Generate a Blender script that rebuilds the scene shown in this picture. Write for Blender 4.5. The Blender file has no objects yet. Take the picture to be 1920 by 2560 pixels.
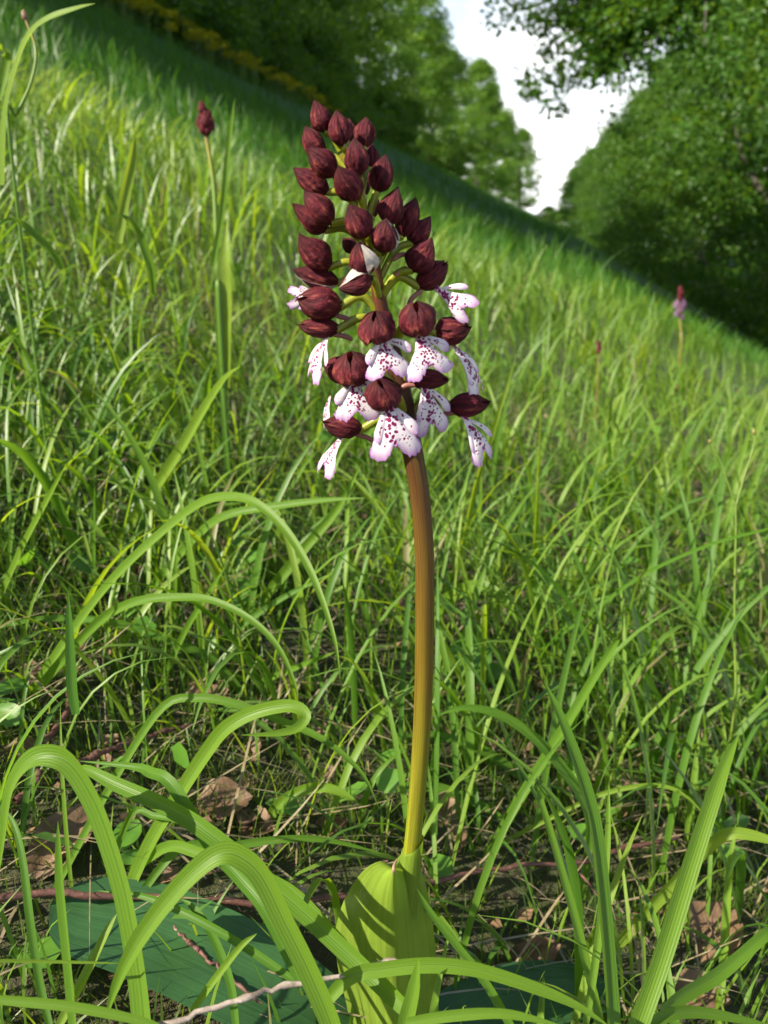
import bpy, math, random
import numpy as np
from mathutils import Vector

random.seed(7)
RNG = np.random.default_rng(7)
SC = bpy.context.scene
COL = SC.collection

# ------------------------------------------------------------------ camera
PW, PH, FPX = 1920.0, 2560.0, 2217.0
YAW, PITCH = math.radians(10.45), math.radians(18.0)
CAM = np.array([0.0, 0.0, 0.36])
HEAD = np.array([-math.sin(YAW), math.cos(YAW), 0.0])
RIGHT = np.array([math.cos(YAW), math.sin(YAW), 0.0])
ZUP = np.array([0.0, 0.0, 1.0])
FWD = HEAD * math.cos(PITCH) - ZUP * math.sin(PITCH)
UPV = HEAD * math.sin(PITCH) + ZUP * math.cos(PITCH)
TOCAM = -HEAD

cam_data = bpy.data.cameras.new('camera')
cam = bpy.data.objects.new('camera', cam_data)
COL.objects.link(cam)
cam.location = CAM
cam.rotation_euler = (math.pi / 2 - PITCH, 0, YAW)
cam_data.sensor_fit = 'VERTICAL'
cam_data.sensor_height = 36.0
cam_data.lens = 36.0 * FPX / PH
cam_data.clip_start = 0.02
cam_data.clip_end = 1500
cam_data.dof.use_dof = True
cam_data.dof.focus_distance = 0.335
cam_data.dof.aperture_fstop = 17.0
SC.camera = cam

# ------------------------------------------------------------------ light
SUN_EL = math.radians(40)
SUN_BACK = math.radians(61)          # degrees left of straight behind the camera
sd = (TOCAM * math.cos(SUN_BACK) - RIGHT * math.sin(SUN_BACK)) * math.cos(SUN_EL) + ZUP * math.sin(SUN_EL)
world = bpy.data.worlds.new('World')
SC.world = world
world.use_nodes = True
wt = world.node_tree
wt.nodes.clear()
wo = wt.nodes.new('ShaderNodeOutputWorld')
bg = wt.nodes.new('ShaderNodeBackground')
bg.inputs['Strength'].default_value = 0.075
sky = wt.nodes.new('ShaderNodeTexSky')
sky.sky_type = 'NISHITA'
sky.sun_disc = False
sky.sun_elevation = SUN_EL
sky.sun_rotation = math.atan2(sd[0], sd[1])
sky.air_density = 1.0
sky.dust_density = 1.5
tc = wt.nodes.new('ShaderNodeTexCoord')
mp = wt.nodes.new('ShaderNodeMapping')
mp.inputs['Scale'].default_value = (1.0, 1.0, 2.4)
cn = wt.nodes.new('ShaderNodeTexNoise')
cn.inputs['Scale'].default_value = 1.7
cn.inputs['Detail'].default_value = 7
cn.inputs['Roughness'].default_value = 0.55
sx = wt.nodes.new('ShaderNodeSeparateXYZ')
low = wt.nodes.new('ShaderNodeMapRange')          # fair-weather cloud thickens towards the horizon
low.inputs['From Min'].default_value = 0.0
low.inputs['From Max'].default_value = 0.27
low.inputs['To Min'].default_value = 0.34
low.inputs['To Max'].default_value = -0.22
add = wt.nodes.new('ShaderNodeMath')
add.operation = 'ADD'
cr = wt.nodes.new('ShaderNodeValToRGB')
cr.color_ramp.elements[0].position = 0.52
cr.color_ramp.elements[1].position = 0.70
mixc = wt.nodes.new('ShaderNodeMix')
mixc.data_type = 'RGBA'
mixc.inputs[7].default_value = (11.0, 10.9, 10.8, 1)
wt.links.new(tc.outputs['Generated'], mp.inputs['Vector'])
wt.links.new(mp.outputs['Vector'], cn.inputs['Vector'])
wt.links.new(tc.outputs['Generated'], sx.inputs[0])
wt.links.new(sx.outputs['Z'], low.inputs['Value'])
wt.links.new(cn.outputs['Fac'], add.inputs[0])
wt.links.new(low.outputs[0], add.inputs[1])
wt.links.new(add.outputs[0], cr.inputs['Fac'])
wt.links.new(cr.outputs['Color'], mixc.inputs[0])
wt.links.new(sky.outputs['Color'], mixc.inputs[6])
wt.links.new(mixc.outputs[2], bg.inputs['Color'])
wt.links.new(bg.outputs[0], wo.inputs['Surface'])

sun_data = bpy.data.lights.new('sun', 'SUN')
sun_data.energy = 4.8
sun_data.angle = math.radians(0.53)
sun_data.color = (1.0, 0.91, 0.74)
sun = bpy.data.objects.new('sun', sun_data)
COL.objects.link(sun)
sun.location = (-4, -4, 8)
sun.rotation_euler = Vector(-sd).to_track_quat('-Z', 'Y').to_euler()

SC.view_settings.view_transform = 'Standard'
SC.view_settings.look = 'None'
SC.view_settings.exposure = 1.42
SC.view_settings.gamma = 1.0
SC.cycles.max_bounces = 7
SC.cycles.transmission_bounces = 6
SC.cycles.diffuse_bounces = 4
SC.cycles.glossy_bounces = 2
SC.cycles.sample_clamp_indirect = 6
SC.cycles.use_denoising = True
SC.cycles.caustics_reflective = False
SC.cycles.caustics_refractive = False


# ------------------------------------------------------------------ helpers
def ray(px, py):
    """Direction through a photo pixel, scaled to depth 1 along the lens axis."""
    return FWD + RIGHT * ((px - PW / 2) / FPX) + UPV * ((PH / 2 - py) / FPX)


def at(px, py, depth):
    return CAM + ray(px, py) * depth


def ground_z(x, y):
    x = np.asarray(x, float)
    y = np.asarray(y, float)
    xl, xr = -8.6, 4.2
    xc = np.clip(x, xl, xr)
    z = -(0.5 * xc - 0.17 * np.tanh(xc))
    z = z + np.where(x < xl, (xl - x) * 0.10, 0) - np.where(x > xr, (x - xr) * 0.22, 0)
    r = np.sqrt(x * x + y * y)
    amp = np.clip(r / 3.0, 0.12, 1.0)
    z = z + amp * (0.035 * np.sin(2.1 * x + 0.7) * np.sin(1.7 * y + 0.3) + 0.05 * np.sin(0.6 * x + 1.0) * np.sin(0.45 * y))
    z = z + 0.006 * np.sin(13 * x + 1.3) * np.sin(11 * y + 0.4)
    return z


def hit_depth(px, py):
    """Depth at which the ray through a pixel meets the ground."""
    d = ray(px, py)
    ts = HIT_T
    for _ in range(3):
        p = CAM[None] + d[None] * ts[:, None]
        below = p[:, 2] < ground_z(p[:, 0], p[:, 1])
        if not below.any():
            return 150.0
        i = int(np.argmax(below))
        if i == 0:
            return float(ts[0])
        ts = np.linspace(ts[i - 1], ts[i], 40)
    return float(ts[20])


HIT_T = np.geomspace(0.1, 150, 700)


def project(P):
    d = P - CAM
    z = d @ FWD
    zz = np.where(z > 1e-4, z, 1e-4)
    return PW / 2 + FPX * (d @ RIGHT) / zz, PH / 2 - FPX * (d @ UPV) / zz, z


def unit(v):
    v = np.asarray(v, float)
    return v / max(np.linalg.norm(v), 1e-12)


def smooth_path(pts, n):
    """Catmull-Rom through the points, n samples."""
    P = np.asarray(pts, float)
    k = len(P)
    E = np.vstack([2 * P[0] - P[1], P, 2 * P[-1] - P[-2]])
    out = []
    for t in np.linspace(0, k - 1, n):
        i = min(int(t), k - 2)
        f = t - i
        a, b, c, d = E[i], E[i + 1], E[i + 2], E[i + 3]
        out.append(0.5 * (2 * b + (c - a) * f + (2 * a - 5 * b + 4 * c - d) * f * f + (3 * b - a - 3 * c + d) * f ** 3))
    return np.array(out)


def make_mesh(name, V, F, uv=None, attrs=None, mat=None, smooth=True):
    V = np.asarray(V, np.float32)
    F = np.asarray(F, np.int32)
    me = bpy.data.meshes.new(name)
    nf, k = F.shape
    me.vertices.add(len(V))
    me.vertices.foreach_set('co', V.ravel())
    me.loops.add(nf * k)
    me.loops.foreach_set('vertex_index', F.ravel())
    me.polygons.add(nf)
    me.polygons.foreach_set('loop_start', np.arange(0, nf * k, k, dtype=np.int32))
    me.polygons.foreach_set('loop_total', np.full(nf, k, np.int32))
    me.polygons.foreach_set('use_smooth', np.full(nf, smooth, bool))
    if uv is not None:
        l = me.uv_layers.new(name='UVMap')
        l.data.foreach_set('uv', np.asarray(uv, np.float32)[F.ravel()].ravel())
    for an, av in (attrs or {}).items():
        a = me.attributes.new(an, 'FLOAT', 'POINT')
        a.data.foreach_set('value', np.asarray(av, np.float32))
    if mat is not None:
        me.materials.append(mat)
    me.update()
    me.validate()
    return me


def put(name, me, parent=None, origin=None, label=None, cat=None, group=None, kind=None):
    o = bpy.data.objects.new(name, me)
    COL.objects.link(o)
    if parent is not None:
        o.parent = parent
    if label:
        o['label'] = label
    if cat:
        o['category'] = cat
    if group:
        o['group'] = group
    if kind:
        o['kind'] = kind
    return o


def thing(name, loc, label, cat, group=None):
    o = put(name, None, label=label, cat=cat, group=group)
    o.location = loc
    o.empty_display_size = 0.05
    return o


def grid_faces(nr, nc, wrap=False):
    F = []
    cc = nc if wrap else nc - 1
    for i in range(nr - 1):
        for j in range(cc):
            j2 = (j + 1) % nc
            F.append((i * nc + j, i * nc + j2, (i + 1) * nc + j2, (i + 1) * nc + j))
    return np.array(F, np.int32)


def tube_geo(P, R, seg=10, bump=0.0):
    """P (n,3), R radius or list."""
    P = np.asarray(P, float)
    n = len(P)
    R = np.full(n, R) if np.isscalar(R) else np.asarray(R, float)
    T = np.gradient(P, axis=0)
    T /= np.linalg.norm(T, axis=1)[:, None] + 1e-12
    ref = np.array([0.31, 0.87, 0.38]) if abs(T[0][1]) < 0.8 else np.array([1.0, 0.1, 0.2])
    V, UV = [], []
    for i in range(n):
        a = unit(np.cross(T[i], ref))
        b = np.cross(T[i], a)
        for j in range(seg):
            f = 2 * math.pi * j / seg
            r = R[i] * (1 + bump * random.uniform(-1, 1))
            V.append(P[i] + r * (a * math.cos(f) + b * math.sin(f)))
            UV.append((j / seg, i / (n - 1)))
    return np.array(V), grid_faces(n, seg, True), np.array(UV)


def close_ends(V, F, UV, n, seg):
    """Cap both ends of a tube by collapsing to centres."""
    c0, c1 = V[:seg].mean(0), V[-seg:].mean(0)
    V = np.vstack([V, c0, c1])
    UV = np.vstack([UV, [0.5, 0.0], [0.5, 1.0]])
    i0, i1 = n * seg, n * seg + 1
    caps = []
    for j in range(seg):
        k = (j + 1) % seg
        caps.append((i0, k, j, i0))
        b = (n - 1) * seg
        caps.append((i1, b + j, b + k, i1))
    return V, F, UV, caps


def ribbon_geo(P, HW, normals, fold=0.25, ncol=5, ripple=0.0):
    """Leaf or blade along P with half widths HW; V-folded along its midrib."""
    P = np.asarray(P, float)
    n = len(P)
    T = np.gradient(P, axis=0)
    T /= np.linalg.norm(T, axis=1)[:, None] + 1e-12
    V, UV = [], []
    us = np.linspace(-1, 1, ncol)
    ph = random.uniform(0, 6)
    for i in range(n):
        N = normals[i] if np.ndim(normals) == 2 else normals
        S = unit(np.cross(T[i], N))
        N2 = np.cross(S, T[i])
        for u in us:
            w = HW[i]
            V.append(P[i] + S * (u * w) + N2 * (w * (fold * (abs(u) - 0.5) + ripple * math.sin(ph + 9 * i / n + 2.2 * u) * abs(u))))
            UV.append(((u + 1) / 2, i / (n - 1)))
    return np.array(V), grid_faces(n, ncol), np.array(UV)


# ------------------------------------------------------------------ materials
def new_mat(name):
    m = bpy.data.materials.new(name)
    m.use_nodes = True
    nt = m.node_tree
    nt.nodes.clear()
    out = nt.nodes.new('ShaderNodeOutputMaterial')
    return m, nt, out


def node(nt, typ, ins=None, **props):
    n = nt.nodes.new(typ)
    for k, v in props.items():
        setattr(n, k, v)
    for k, v in (ins or {}).items():
        if hasattr(v, 'is_output'):
            nt.links.new(v, n.inputs[k])
        else:
            n.inputs[k].default_value = v
    return n


def ramp(nt, fac, stops, interp='LINEAR'):
    n = nt.nodes.new('ShaderNodeValToRGB')
    n.color_ramp.interpolation = interp
    e = n.color_ramp.elements
    while len(e) < len(stops):
        e.new(0.5)
    for i, (p, c) in enumerate(stops):
        e[i].position = p
        e[i].color = c if len(c) == 4 else (*c, 1)
    nt.links.new(fac, n.inputs['Fac'])
    return n.outputs['Color']


def mixrgb(nt, fac, a, b, blend='MIX'):
    n = nt.nodes.new('ShaderNodeMix')
    n.data_type = 'RGBA'
    n.blend_type = blend
    for idx, v in ((0, fac), (6, a), (7, b)):
        if hasattr(v, 'is_output'):
            nt.links.new(v, n.inputs[idx])
        elif idx == 0:
            n.inputs[0].default_value = v
        else:
            n.inputs[idx].default_value = (*v, 1) if len(v) == 3 else v
    return n.outputs[2]


def math_(nt, op, a, b=0.0, clamp=False):
    n = nt.nodes.new('ShaderNodeMath')
    n.operation = op
    n.use_clamp = clamp
    for i, v in enumerate((a, b)):
        if hasattr(v, 'is_output'):
            nt.links.new(v, n.inputs[i])
        else:
            n.inputs[i].default_value = v
    return n.outputs[0]


def attr(nt, name):
    return node(nt, 'ShaderNodeAttribute', attribute_name=name).outputs['Fac']


def leafy(nt, out, col, trans_col, trans=0.42, gloss=0.07, rough=0.38, normal=None):
    d = node(nt, 'ShaderNodeBsdfDiffuse', {'Color': col})
    t = node(nt, 'ShaderNodeBsdfTranslucent', {'Color': trans_col})
    g = node(nt, 'ShaderNodeBsdfGlossy', {'Color': (1, 1, 1, 1), 'Roughness': rough})
    if normal is not None:
        for s in (d, t, g):
            nt.links.new(normal, s.inputs['Normal'])
    m1 = node(nt, 'ShaderNodeMixShader', {0: trans, 1: d.outputs[0], 2: t.outputs[0]})
    lw = node(nt, 'ShaderNodeFresnel', {'IOR': 1.42})
    gf = math_(nt, 'MULTIPLY', lw.outputs[0], gloss / 0.08, True)
    gf = math_(nt, 'MINIMUM', gf, gloss * 2.0)
    m2 = node(nt, 'ShaderNodeMixShader', {0: gf, 1: m1.outputs[0], 2: g.outputs[0]})
    nt.links.new(m2.outputs[0], out.inputs['Surface'])


def mat_grass(name, stops, tstops, gl=0.022):
    m, nt, out = new_mat(name)
    uvn = node(nt, 'ShaderNodeUVMap')
    sep = node(nt, 'ShaderNodeSeparateXYZ', {0: uvn.outputs[0]})
    tint = attr(nt, 'tint')
    c = ramp(nt, tint, stops)
    tcol = ramp(nt, tint, tstops)
    # lengthwise veins, as grain
    vein = math_(nt, 'SINE', math_(nt, 'MULTIPLY', sep.outputs[0], 46.0))
    vf = math_(nt, 'MULTIPLY', math_(nt, 'ADD', vein, 1.0), 0.16)
    rib = math_(nt, 'SUBTRACT', 1.0, math_(nt, 'MULTIPLY', math_(nt, 'ABSOLUTE', math_(nt, 'SUBTRACT', sep.outputs[0], 0.5)), 14.0), True)
    c = mixrgb(nt, vf, c, (0.03, 0.09, 0.01))
    groove = math_(nt, 'SUBTRACT', 1.0, math_(nt, 'MULTIPLY', math_(nt, 'ABSOLUTE', math_(nt, 'SUBTRACT', sep.outputs[0], 0.47)), 24.0), True)
    c = mixrgb(nt, math_(nt, 'MULTIPLY', rib, 0.30), c, (0.22, 0.34, 0.07))
    c = mixrgb(nt, math_(nt, 'MULTIPLY', groove, 0.75), c, (0.022, 0.075, 0.008))
    geo = node(nt, 'ShaderNodeNewGeometry')
    nz = node(nt, 'ShaderNodeTexNoise', {'Vector': geo.outputs['Position'], 'Scale': 60.0, 'Detail': 2.0})
    c = mixrgb(nt, math_(nt, 'MULTIPLY', nz.outputs['Fac'], 0.25), c, (0.06, 0.15, 0.015))
    b = node(nt, 'ShaderNodeBump', {'Strength': 0.12, 'Distance': 0.0005, 'Height': vein})
    leafy(nt, out, c, tcol, 0.47, gl, 0.42, b.outputs[0])
    return m


G_D = [(0.0, (0.038, 0.108, 0.016)), (0.35, (0.083, 0.178, 0.020)), (0.7, (0.145, 0.246, 0.024)), (0.93, (0.205, 0.285, 0.036)), (1.0, (0.20, 0.17, 0.07))]
G_T = [(0.0, (0.09, 0.25, 0.006)), (0.35, (0.20, 0.38, 0.008)), (0.7, (0.36, 0.52, 0.012)), (0.93, (0.45, 0.57, 0.02)), (1.0, (0.26, 0.22, 0.08))]
M_GRASS = mat_grass('grass blade', G_D, G_T)
M_SHADEGRASS = mat_grass('shade-toned meadow grass', [(p, tuple(x * k for x, k in zip(c, (0.46, 0.70, 0.75)))) for p, c in G_D],
                       [(p, tuple(x * k for x, k in zip(c, (0.44, 0.66, 0.7)))) for p, c in G_T], 0.012)  # grass colours scaled darker, painting in the shade of the far slope


def mat_simple_leaf(name, col, col2, tcol, trans=0.35, scale=60, gloss=0.06, rough=0.4):
    m, nt, out = new_mat(name)
    geo = node(nt, 'ShaderNodeNewGeometry')
    nz = node(nt, 'ShaderNodeTexNoise', {'Vector': geo.outputs['Position'], 'Scale': scale, 'Detail': 4.0})
    f = ramp(nt, nz.outputs['Fac'], [(0.35, (0, 0, 0)), (0.7, (1, 1, 1))])
    c = mixrgb(nt, f, col, col2)
    b = node(nt, 'ShaderNodeBump', {'Strength': 0.3, 'Distance': 0.001, 'Height': nz.outputs['Fac']})
    leafy(nt, out, c, (*tcol, 1), trans, gloss, rough, b.outputs[0])
    return m


def mat_tree_leaf(name, d0, d1, t0, t1, trans=0.4):
    m, nt, out = new_mat(name)
    tint = attr(nt, 'tint')
    c = mixrgb(nt, tint, d0, d1)
    t = mixrgb(nt, tint, t0, t1)
    leafy(nt, out, c, t, trans, 0.03, 0.42)
    return m


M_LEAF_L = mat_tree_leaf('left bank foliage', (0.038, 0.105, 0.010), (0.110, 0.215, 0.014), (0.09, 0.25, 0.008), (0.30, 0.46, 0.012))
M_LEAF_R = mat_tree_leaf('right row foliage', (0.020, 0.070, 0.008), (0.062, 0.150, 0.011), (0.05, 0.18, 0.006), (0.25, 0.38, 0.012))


def mat_bark(name, c0, c1, scale=40, light=None, bump=0.6, dist=0.002):
    m, nt, out = new_mat(name)
    geo = node(nt, 'ShaderNodeNewGeometry')
    nz = node(nt, 'ShaderNodeTexNoise', {'Vector': geo.outputs['Position'], 'Scale': scale, 'Detail': 5.0, 'Roughness': 0.65})
    stops = [(0.30, c0), (0.62, c1)]
    if light:
        stops.append((0.74, light))
    c = ramp(nt, nz.outputs['Fac'], stops)
    b = node(nt, 'ShaderNodeBump', {'Strength': bump, 'Distance': dist, 'Height': nz.outputs['Fac']})
    p = node(nt, 'ShaderNodeBsdfPrincipled', {'Base Color': c, 'Roughness': 0.62, 'Normal': b.outputs[0]})
    nt.links.new(p.outputs[0], out.inputs['Surface'])
    return m


M_TRUNK = mat_bark('tree bark', (0.022, 0.018, 0.013), (0.060, 0.052, 0.040), 6, dist=0.02)
M_TWIG = mat_bark('red brown twig bark', (0.050, 0.022, 0.018), (0.125, 0.050, 0.036), 260, (0.24, 0.19, 0.16), dist=0.001)
M_TWIGPALE = mat_bark('grey twig bark', (0.12, 0.085, 0.065), (0.30, 0.25, 0.21), 240, (0.50, 0.46, 0.42), dist=0.0006)
M_DEAD = mat_bark('dead leaf', (0.060, 0.032, 0.018), (0.165, 0.100, 0.052), 60, (0.26, 0.185, 0.11), dist=0.003)


def mat_ground():
    m, nt, out = new_mat('soil with moss and litter')
    geo = node(nt, 'ShaderNodeNewGeometry')
    n1 = node(nt, 'ShaderNodeTexNoise', {'Vector': geo.outputs['Position'], 'Scale': 9.0, 'Detail': 6.0, 'Roughness': 0.65})
    n2 = node(nt, 'ShaderNodeTexNoise', {'Vector': geo.outputs['Position'], 'Scale': 120.0, 'Detail': 4.0, 'Roughness': 0.7})
    c = ramp(nt, n1.outputs['Fac'], [(0.36, (0.024, 0.034, 0.007)), (0.52, (0.040, 0.052, 0.011)), (0.68, (0.045, 0.034, 0.017))])
    c = mixrgb(nt, ramp(nt, n2.outputs['Fac'], [(0.4, (0, 0, 0)), (0.7, (1, 1, 1))]), c, (0.035, 0.025, 0.013))
    # the meadow turf farther off is green all through
    ln = node(nt, 'ShaderNodeVectorMath', {0: geo.outputs['Position']}, operation='LENGTH')
    far = node(nt, 'ShaderNodeMapRange', {'Value': ln.outputs['Value'], 'From Min': 1.5, 'From Max': 6.0})
    c = mixrgb(nt, far.outputs[0], c, (0.045, 0.105, 0.016))
    b = node(nt, 'ShaderNodeBump', {'Strength': 0.8, 'Distance': 0.006, 'Height': n2.outputs['Fac']})
    p = node(nt, 'ShaderNodeBsdfPrincipled', {'Base Color': c, 'Roughness': 0.9, 'Normal': b.outputs[0]})
    nt.links.new(p.outputs[0], out.inputs['Surface'])
    return m


M_GROUND = mat_ground()


def mat_bud():
    """Dusky maroon sepals: darker brown tip, reddish lengthwise streaks, dull skin."""
    m, nt, out = new_mat('maroon sepal')
    uvn = node(nt, 'ShaderNodeUVMap')
    mp_ = node(nt, 'ShaderNodeMapping', {'Vector': uvn.outputs[0], 'Scale': (20.0, 2.6, 1.0)})
    oi = node(nt, 'ShaderNodeObjectInfo')
    off = node(nt, 'ShaderNodeVectorMath', {0: mp_.outputs[0], 1: oi.outputs['Random']}, operation='ADD')
    n1 = node(nt, 'ShaderNodeTexNoise', {'Vector': off.outputs[0], 'Scale': 1.0, 'Detail': 5.0, 'Roughness': 0.6})
    geo = node(nt, 'ShaderNodeNewGeometry')
    n2 = node(nt, 'ShaderNodeTexNoise', {'Vector': geo.outputs['Position'], 'Scale': 900.0, 'Detail': 4.0, 'Roughness': 0.7})
    c = ramp(nt, n1.outputs['Fac'], [(0.30, (0.026, 0.004, 0.007)), (0.45, (0.070, 0.008, 0.014)), (0.56, (0.125, 0.014, 0.022)), (0.68, (0.27, 0.075, 0.045))])
    sep = node(nt, 'ShaderNodeSeparateXYZ', {0: uvn.outputs[0]})
    tip = node(nt, 'ShaderNodeMapRange', {'Value': sep.outputs[1], 'From Min': 0.62, 'From Max': 1.0})
    c = mixrgb(nt, math_(nt, 'MULTIPLY', tip.outputs[0], 0.62), c, (0.034, 0.018, 0.018))
    c = mixrgb(nt, math_(nt, 'MULTIPLY', n2.outputs['Fac'], 0.35), c, (0.020, 0.006, 0.009))
    h = math_(nt, 'ADD', n1.outputs['Fac'], math_(nt, 'MULTIPLY', n2.outputs['Fac'], 0.35))
    b = node(nt, 'ShaderNodeBump', {'Strength': 1.0, 'Distance': 0.0012, 'Height': h})
    p = node(nt, 'ShaderNodeBsdfPrincipled', {'Base Color': c, 'Roughness': 0.62, 'Normal': b.outputs[0], 'Specular IOR Level': 0.14})
    t = node(nt, 'ShaderNodeBsdfTranslucent', {'Color': (0.16, 0.015, 0.015, 1)})
    mx = node(nt, 'ShaderNodeMixShader', {0: 0.10, 1: p.outputs[0], 2: t.outputs[0]})
    nt.links.new(mx.outputs[0], out.inputs['Surface'])
    return m


M_BUD = mat_bud()


def mat_lip():
    """White lip, lilac rim, tufts of magenta spots."""
    m, nt, out = new_mat('spotted lip')
    uvn = node(nt, 'ShaderNodeUVMap')
    edge = attr(nt, 'edge')
    spot = attr(nt, 'spot')
    oi = node(nt, 'ShaderNodeObjectInfo')
    sh = node(nt, 'ShaderNodeVectorMath', {0: uvn.outputs[0], 1: oi.outputs['Random']}, operation='ADD')
    dist = node(nt, 'ShaderNodeTexNoise', {'Vector': sh.outputs[0], 'Scale': 16.0, 'Detail': 2.0})
    dv = node(nt, 'ShaderNodeVectorMath', {0: dist.outputs['Color'], 'Scale': 0.055}, operation='SCALE')
    sh2 = node(nt, 'ShaderNodeVectorMath', {0: sh.outputs[0], 1: dv.outputs[0]}, operation='ADD')
    vo = node(nt, 'ShaderNodeTexVoronoi', {'Vector': sh2.outputs[0], 'Scale': 14.5, 'Randomness': 1.0})
    lim = math_(nt, 'MULTIPLY', spot, 0.54)
    s = math_(nt, 'SUBTRACT', lim, vo.outputs['Distance'])
    s = math_(nt, 'MULTIPLY', s, 9.0, True)
    base = mixrgb(nt, edge, (0.76, 0.68, 0.74), (0.40, 0.15, 0.46))
    neck = attr(nt, 'neck')
    base = mixrgb(nt, neck, base, (0.42, 0.10, 0.17))
    c = mixrgb(nt, s, base, (0.19, 0.006, 0.085))
    b = node(nt, 'ShaderNodeBump', {'Strength': 0.5, 'Distance': 0.0008, 'Height': s})
    leafy(nt, out, c, mixrgb(nt, s, mixrgb(nt, edge, (0.60, 0.50, 0.60), (0.38, 0.15, 0.44)), (0.25, 0.01, 0.12)), 0.30, 0.03, 0.5, b.outputs[0])
    return m


M_LIP = mat_lip()
M_WHITE = mat_simple_leaf('pale inner petal', (0.50, 0.46, 0.40), (0.40, 0.35, 0.32), (0.6, 0.5, 0.45), 0.25, 300, 0.03, 0.5)
M_PEDICEL = mat_simple_leaf('yellow green ovary', (0.19, 0.22, 0.012), (0.26, 0.27, 0.018), (0.4, 0.42, 0.02), 0.18, 250, 0.08, 0.35)
M_SPUR = mat_simple_leaf('dull pink spur', (0.24, 0.09, 0.075), (0.33, 0.15, 0.12), (0.4, 0.15, 0.12), 0.2, 300, 0.05, 0.45)
M_SHADEMAUVE = mat_simple_leaf('shade-toned mauve petal', (0.12, 0.055, 0.11), (0.16, 0.085, 0.14), (0.12, 0.06, 0.11), 0.2, 200, 0.02, 0.6)  # tree shade on the far orchid put into a darkened petal colour
M_COLUMN = mat_simple_leaf('red orange column', (0.20, 0.035, 0.025), (0.26, 0.085, 0.03), (0.35, 0.08, 0.04), 0.2, 300, 0.05, 0.45)


STEM_STOPS = []


def mat_stem():
    m, nt, out = new_mat('orchid stem')
    uvn = node(nt, 'ShaderNodeUVMap')
    sep = node(nt, 'ShaderNodeSeparateXYZ', {0: uvn.outputs[0]})
    mp_ = node(nt, 'ShaderNodeMapping', {'Vector': uvn.outputs[0], 'Scale': (38.0, 5.0, 1.0)})
    nz = node(nt, 'ShaderNodeTexNoise', {'Vector': mp_.outputs[0], 'Scale': 1.0, 'Detail': 5.0, 'Roughness': 0.65})
    c = ramp(nt, sep.outputs[1], STEM_STOPS)
    st = ramp(nt, nz.outputs['Fac'], [(0.42, (0, 0, 0)), (0.70, (1, 1, 1))])
    streak = node(nt, 'ShaderNodeMapRange', {'Value': sep.outputs[1], 'From Min': 0.17, 'From Max': 0.33, 'To Min': 0.12, 'To Max': 0.75})
    c = mixrgb(nt, math_(nt, 'MULTIPLY', st, streak.outputs[0]), c, (0.050, 0.014, 0.007))
    nz2 = node(nt, 'ShaderNodeTexNoise', {'Vector': mp_.outputs[0], 'Scale': 2.3, 'Detail': 3.0})
    c = mixrgb(nt, math_(nt, 'MULTIPLY', ramp(nt, nz2.outputs['Fac'], [(0.5, (0, 0, 0)), (0.75, (1, 1, 1))]), 0.40), c, (0.22, 0.16, 0.02))
    b = node(nt, 'ShaderNodeBump', {'Strength': 0.35, 'Distance': 0.0004, 'Height': nz.outputs['Fac']})
    p = node(nt, 'ShaderNodeBsdfPrincipled', {'Base Color': c, 'Roughness': 0.55, 'Normal': b.outputs[0], 'Specular IOR Level': 0.2})
    nt.links.new(p.outputs[0], out.inputs['Surface'])
    return m




def mat_orchid_leaf(name, d, t, trans, gloss=0.06, rough=0.3, bump=0.3):
    m, nt, out = new_mat(name)
    uvn = node(nt, 'ShaderNodeUVMap')
    mp_ = node(nt, 'ShaderNodeMapping', {'Vector': uvn.outputs[0], 'Scale': (30.0, 2.0, 1.0)})
    nz = node(nt, 'ShaderNodeTexNoise', {'Vector': mp_.outputs[0], 'Scale': 1.0, 'Detail': 3.0})
    geo = node(nt, 'ShaderNodeNewGeometry')
    n2 = node(nt, 'ShaderNodeTexNoise', {'Vector': geo.outputs['Position'], 'Scale': 55.0, 'Detail': 3.0})
    f = math_(nt, 'ADD', math_(nt, 'MULTIPLY', nz.outputs['Fac'], 0.5), math_(nt, 'MULTIPLY', n2.outputs['Fac'], 0.5))
    f = ramp(nt, f, [(0.32, (0, 0, 0)), (0.68, (1, 1, 1))])
    c = mixrgb(nt, f, tuple(x * 0.66 for x in d), tuple(min(1, x * 1.3) for x in d))
    b = node(nt, 'ShaderNodeBump', {'Strength': bump, 'Distance': 0.0012, 'Height': nz.outputs['Fac']})
    leafy(nt, out, c, (*t, 1), trans, gloss, rough, b.outputs[0])
    return m


M_OLEAF = mat_orchid_leaf('clasping orchid leaf', (0.165, 0.245, 0.030), (0.32, 0.44, 0.02), 0.36, 0.03)
M_BLEAF = mat_orchid_leaf('glossy basal leaf', (0.030, 0.085, 0.026), (0.05, 0.18, 0.012), 0.18, 0.09, 0.34, 0.3)
M_HERB = mat_simple_leaf('soft herb leaf', (0.075, 0.19, 0.020), (0.11, 0.25, 0.03), (0.20, 0.42, 0.02), 0.42, 90)
M_STRAW = mat_simple_leaf('dry straw', (0.15, 0.115, 0.058), (0.24, 0.195, 0.115), (0.4, 0.3, 0.15), 0.2, 200)
M_MOSS = mat_grass('moss', [(0.0, (0.045, 0.075, 0.010)), (0.5, (0.085, 0.120, 0.014)), (1.0, (0.13, 0.15, 0.02))],
                   [(0.0, (0.08, 0.14, 0.01)), (0.5, (0.15, 0.22, 0.01)), (1.0, (0.2, 0.25, 0.02))])
M_YELLOW = mat_simple_leaf('yellow flower', (0.50, 0.44, 0.010), (0.62, 0.52, 0.015), (0.55, 0.5, 0.01), 0.3, 50, 0.02, 0.6)
M_GSTEM = mat_simple_leaf('green stalk', (0.10, 0.17, 0.02), (0.15, 0.20, 0.03), (0.2, 0.3, 0.02), 0.15, 120)
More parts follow.
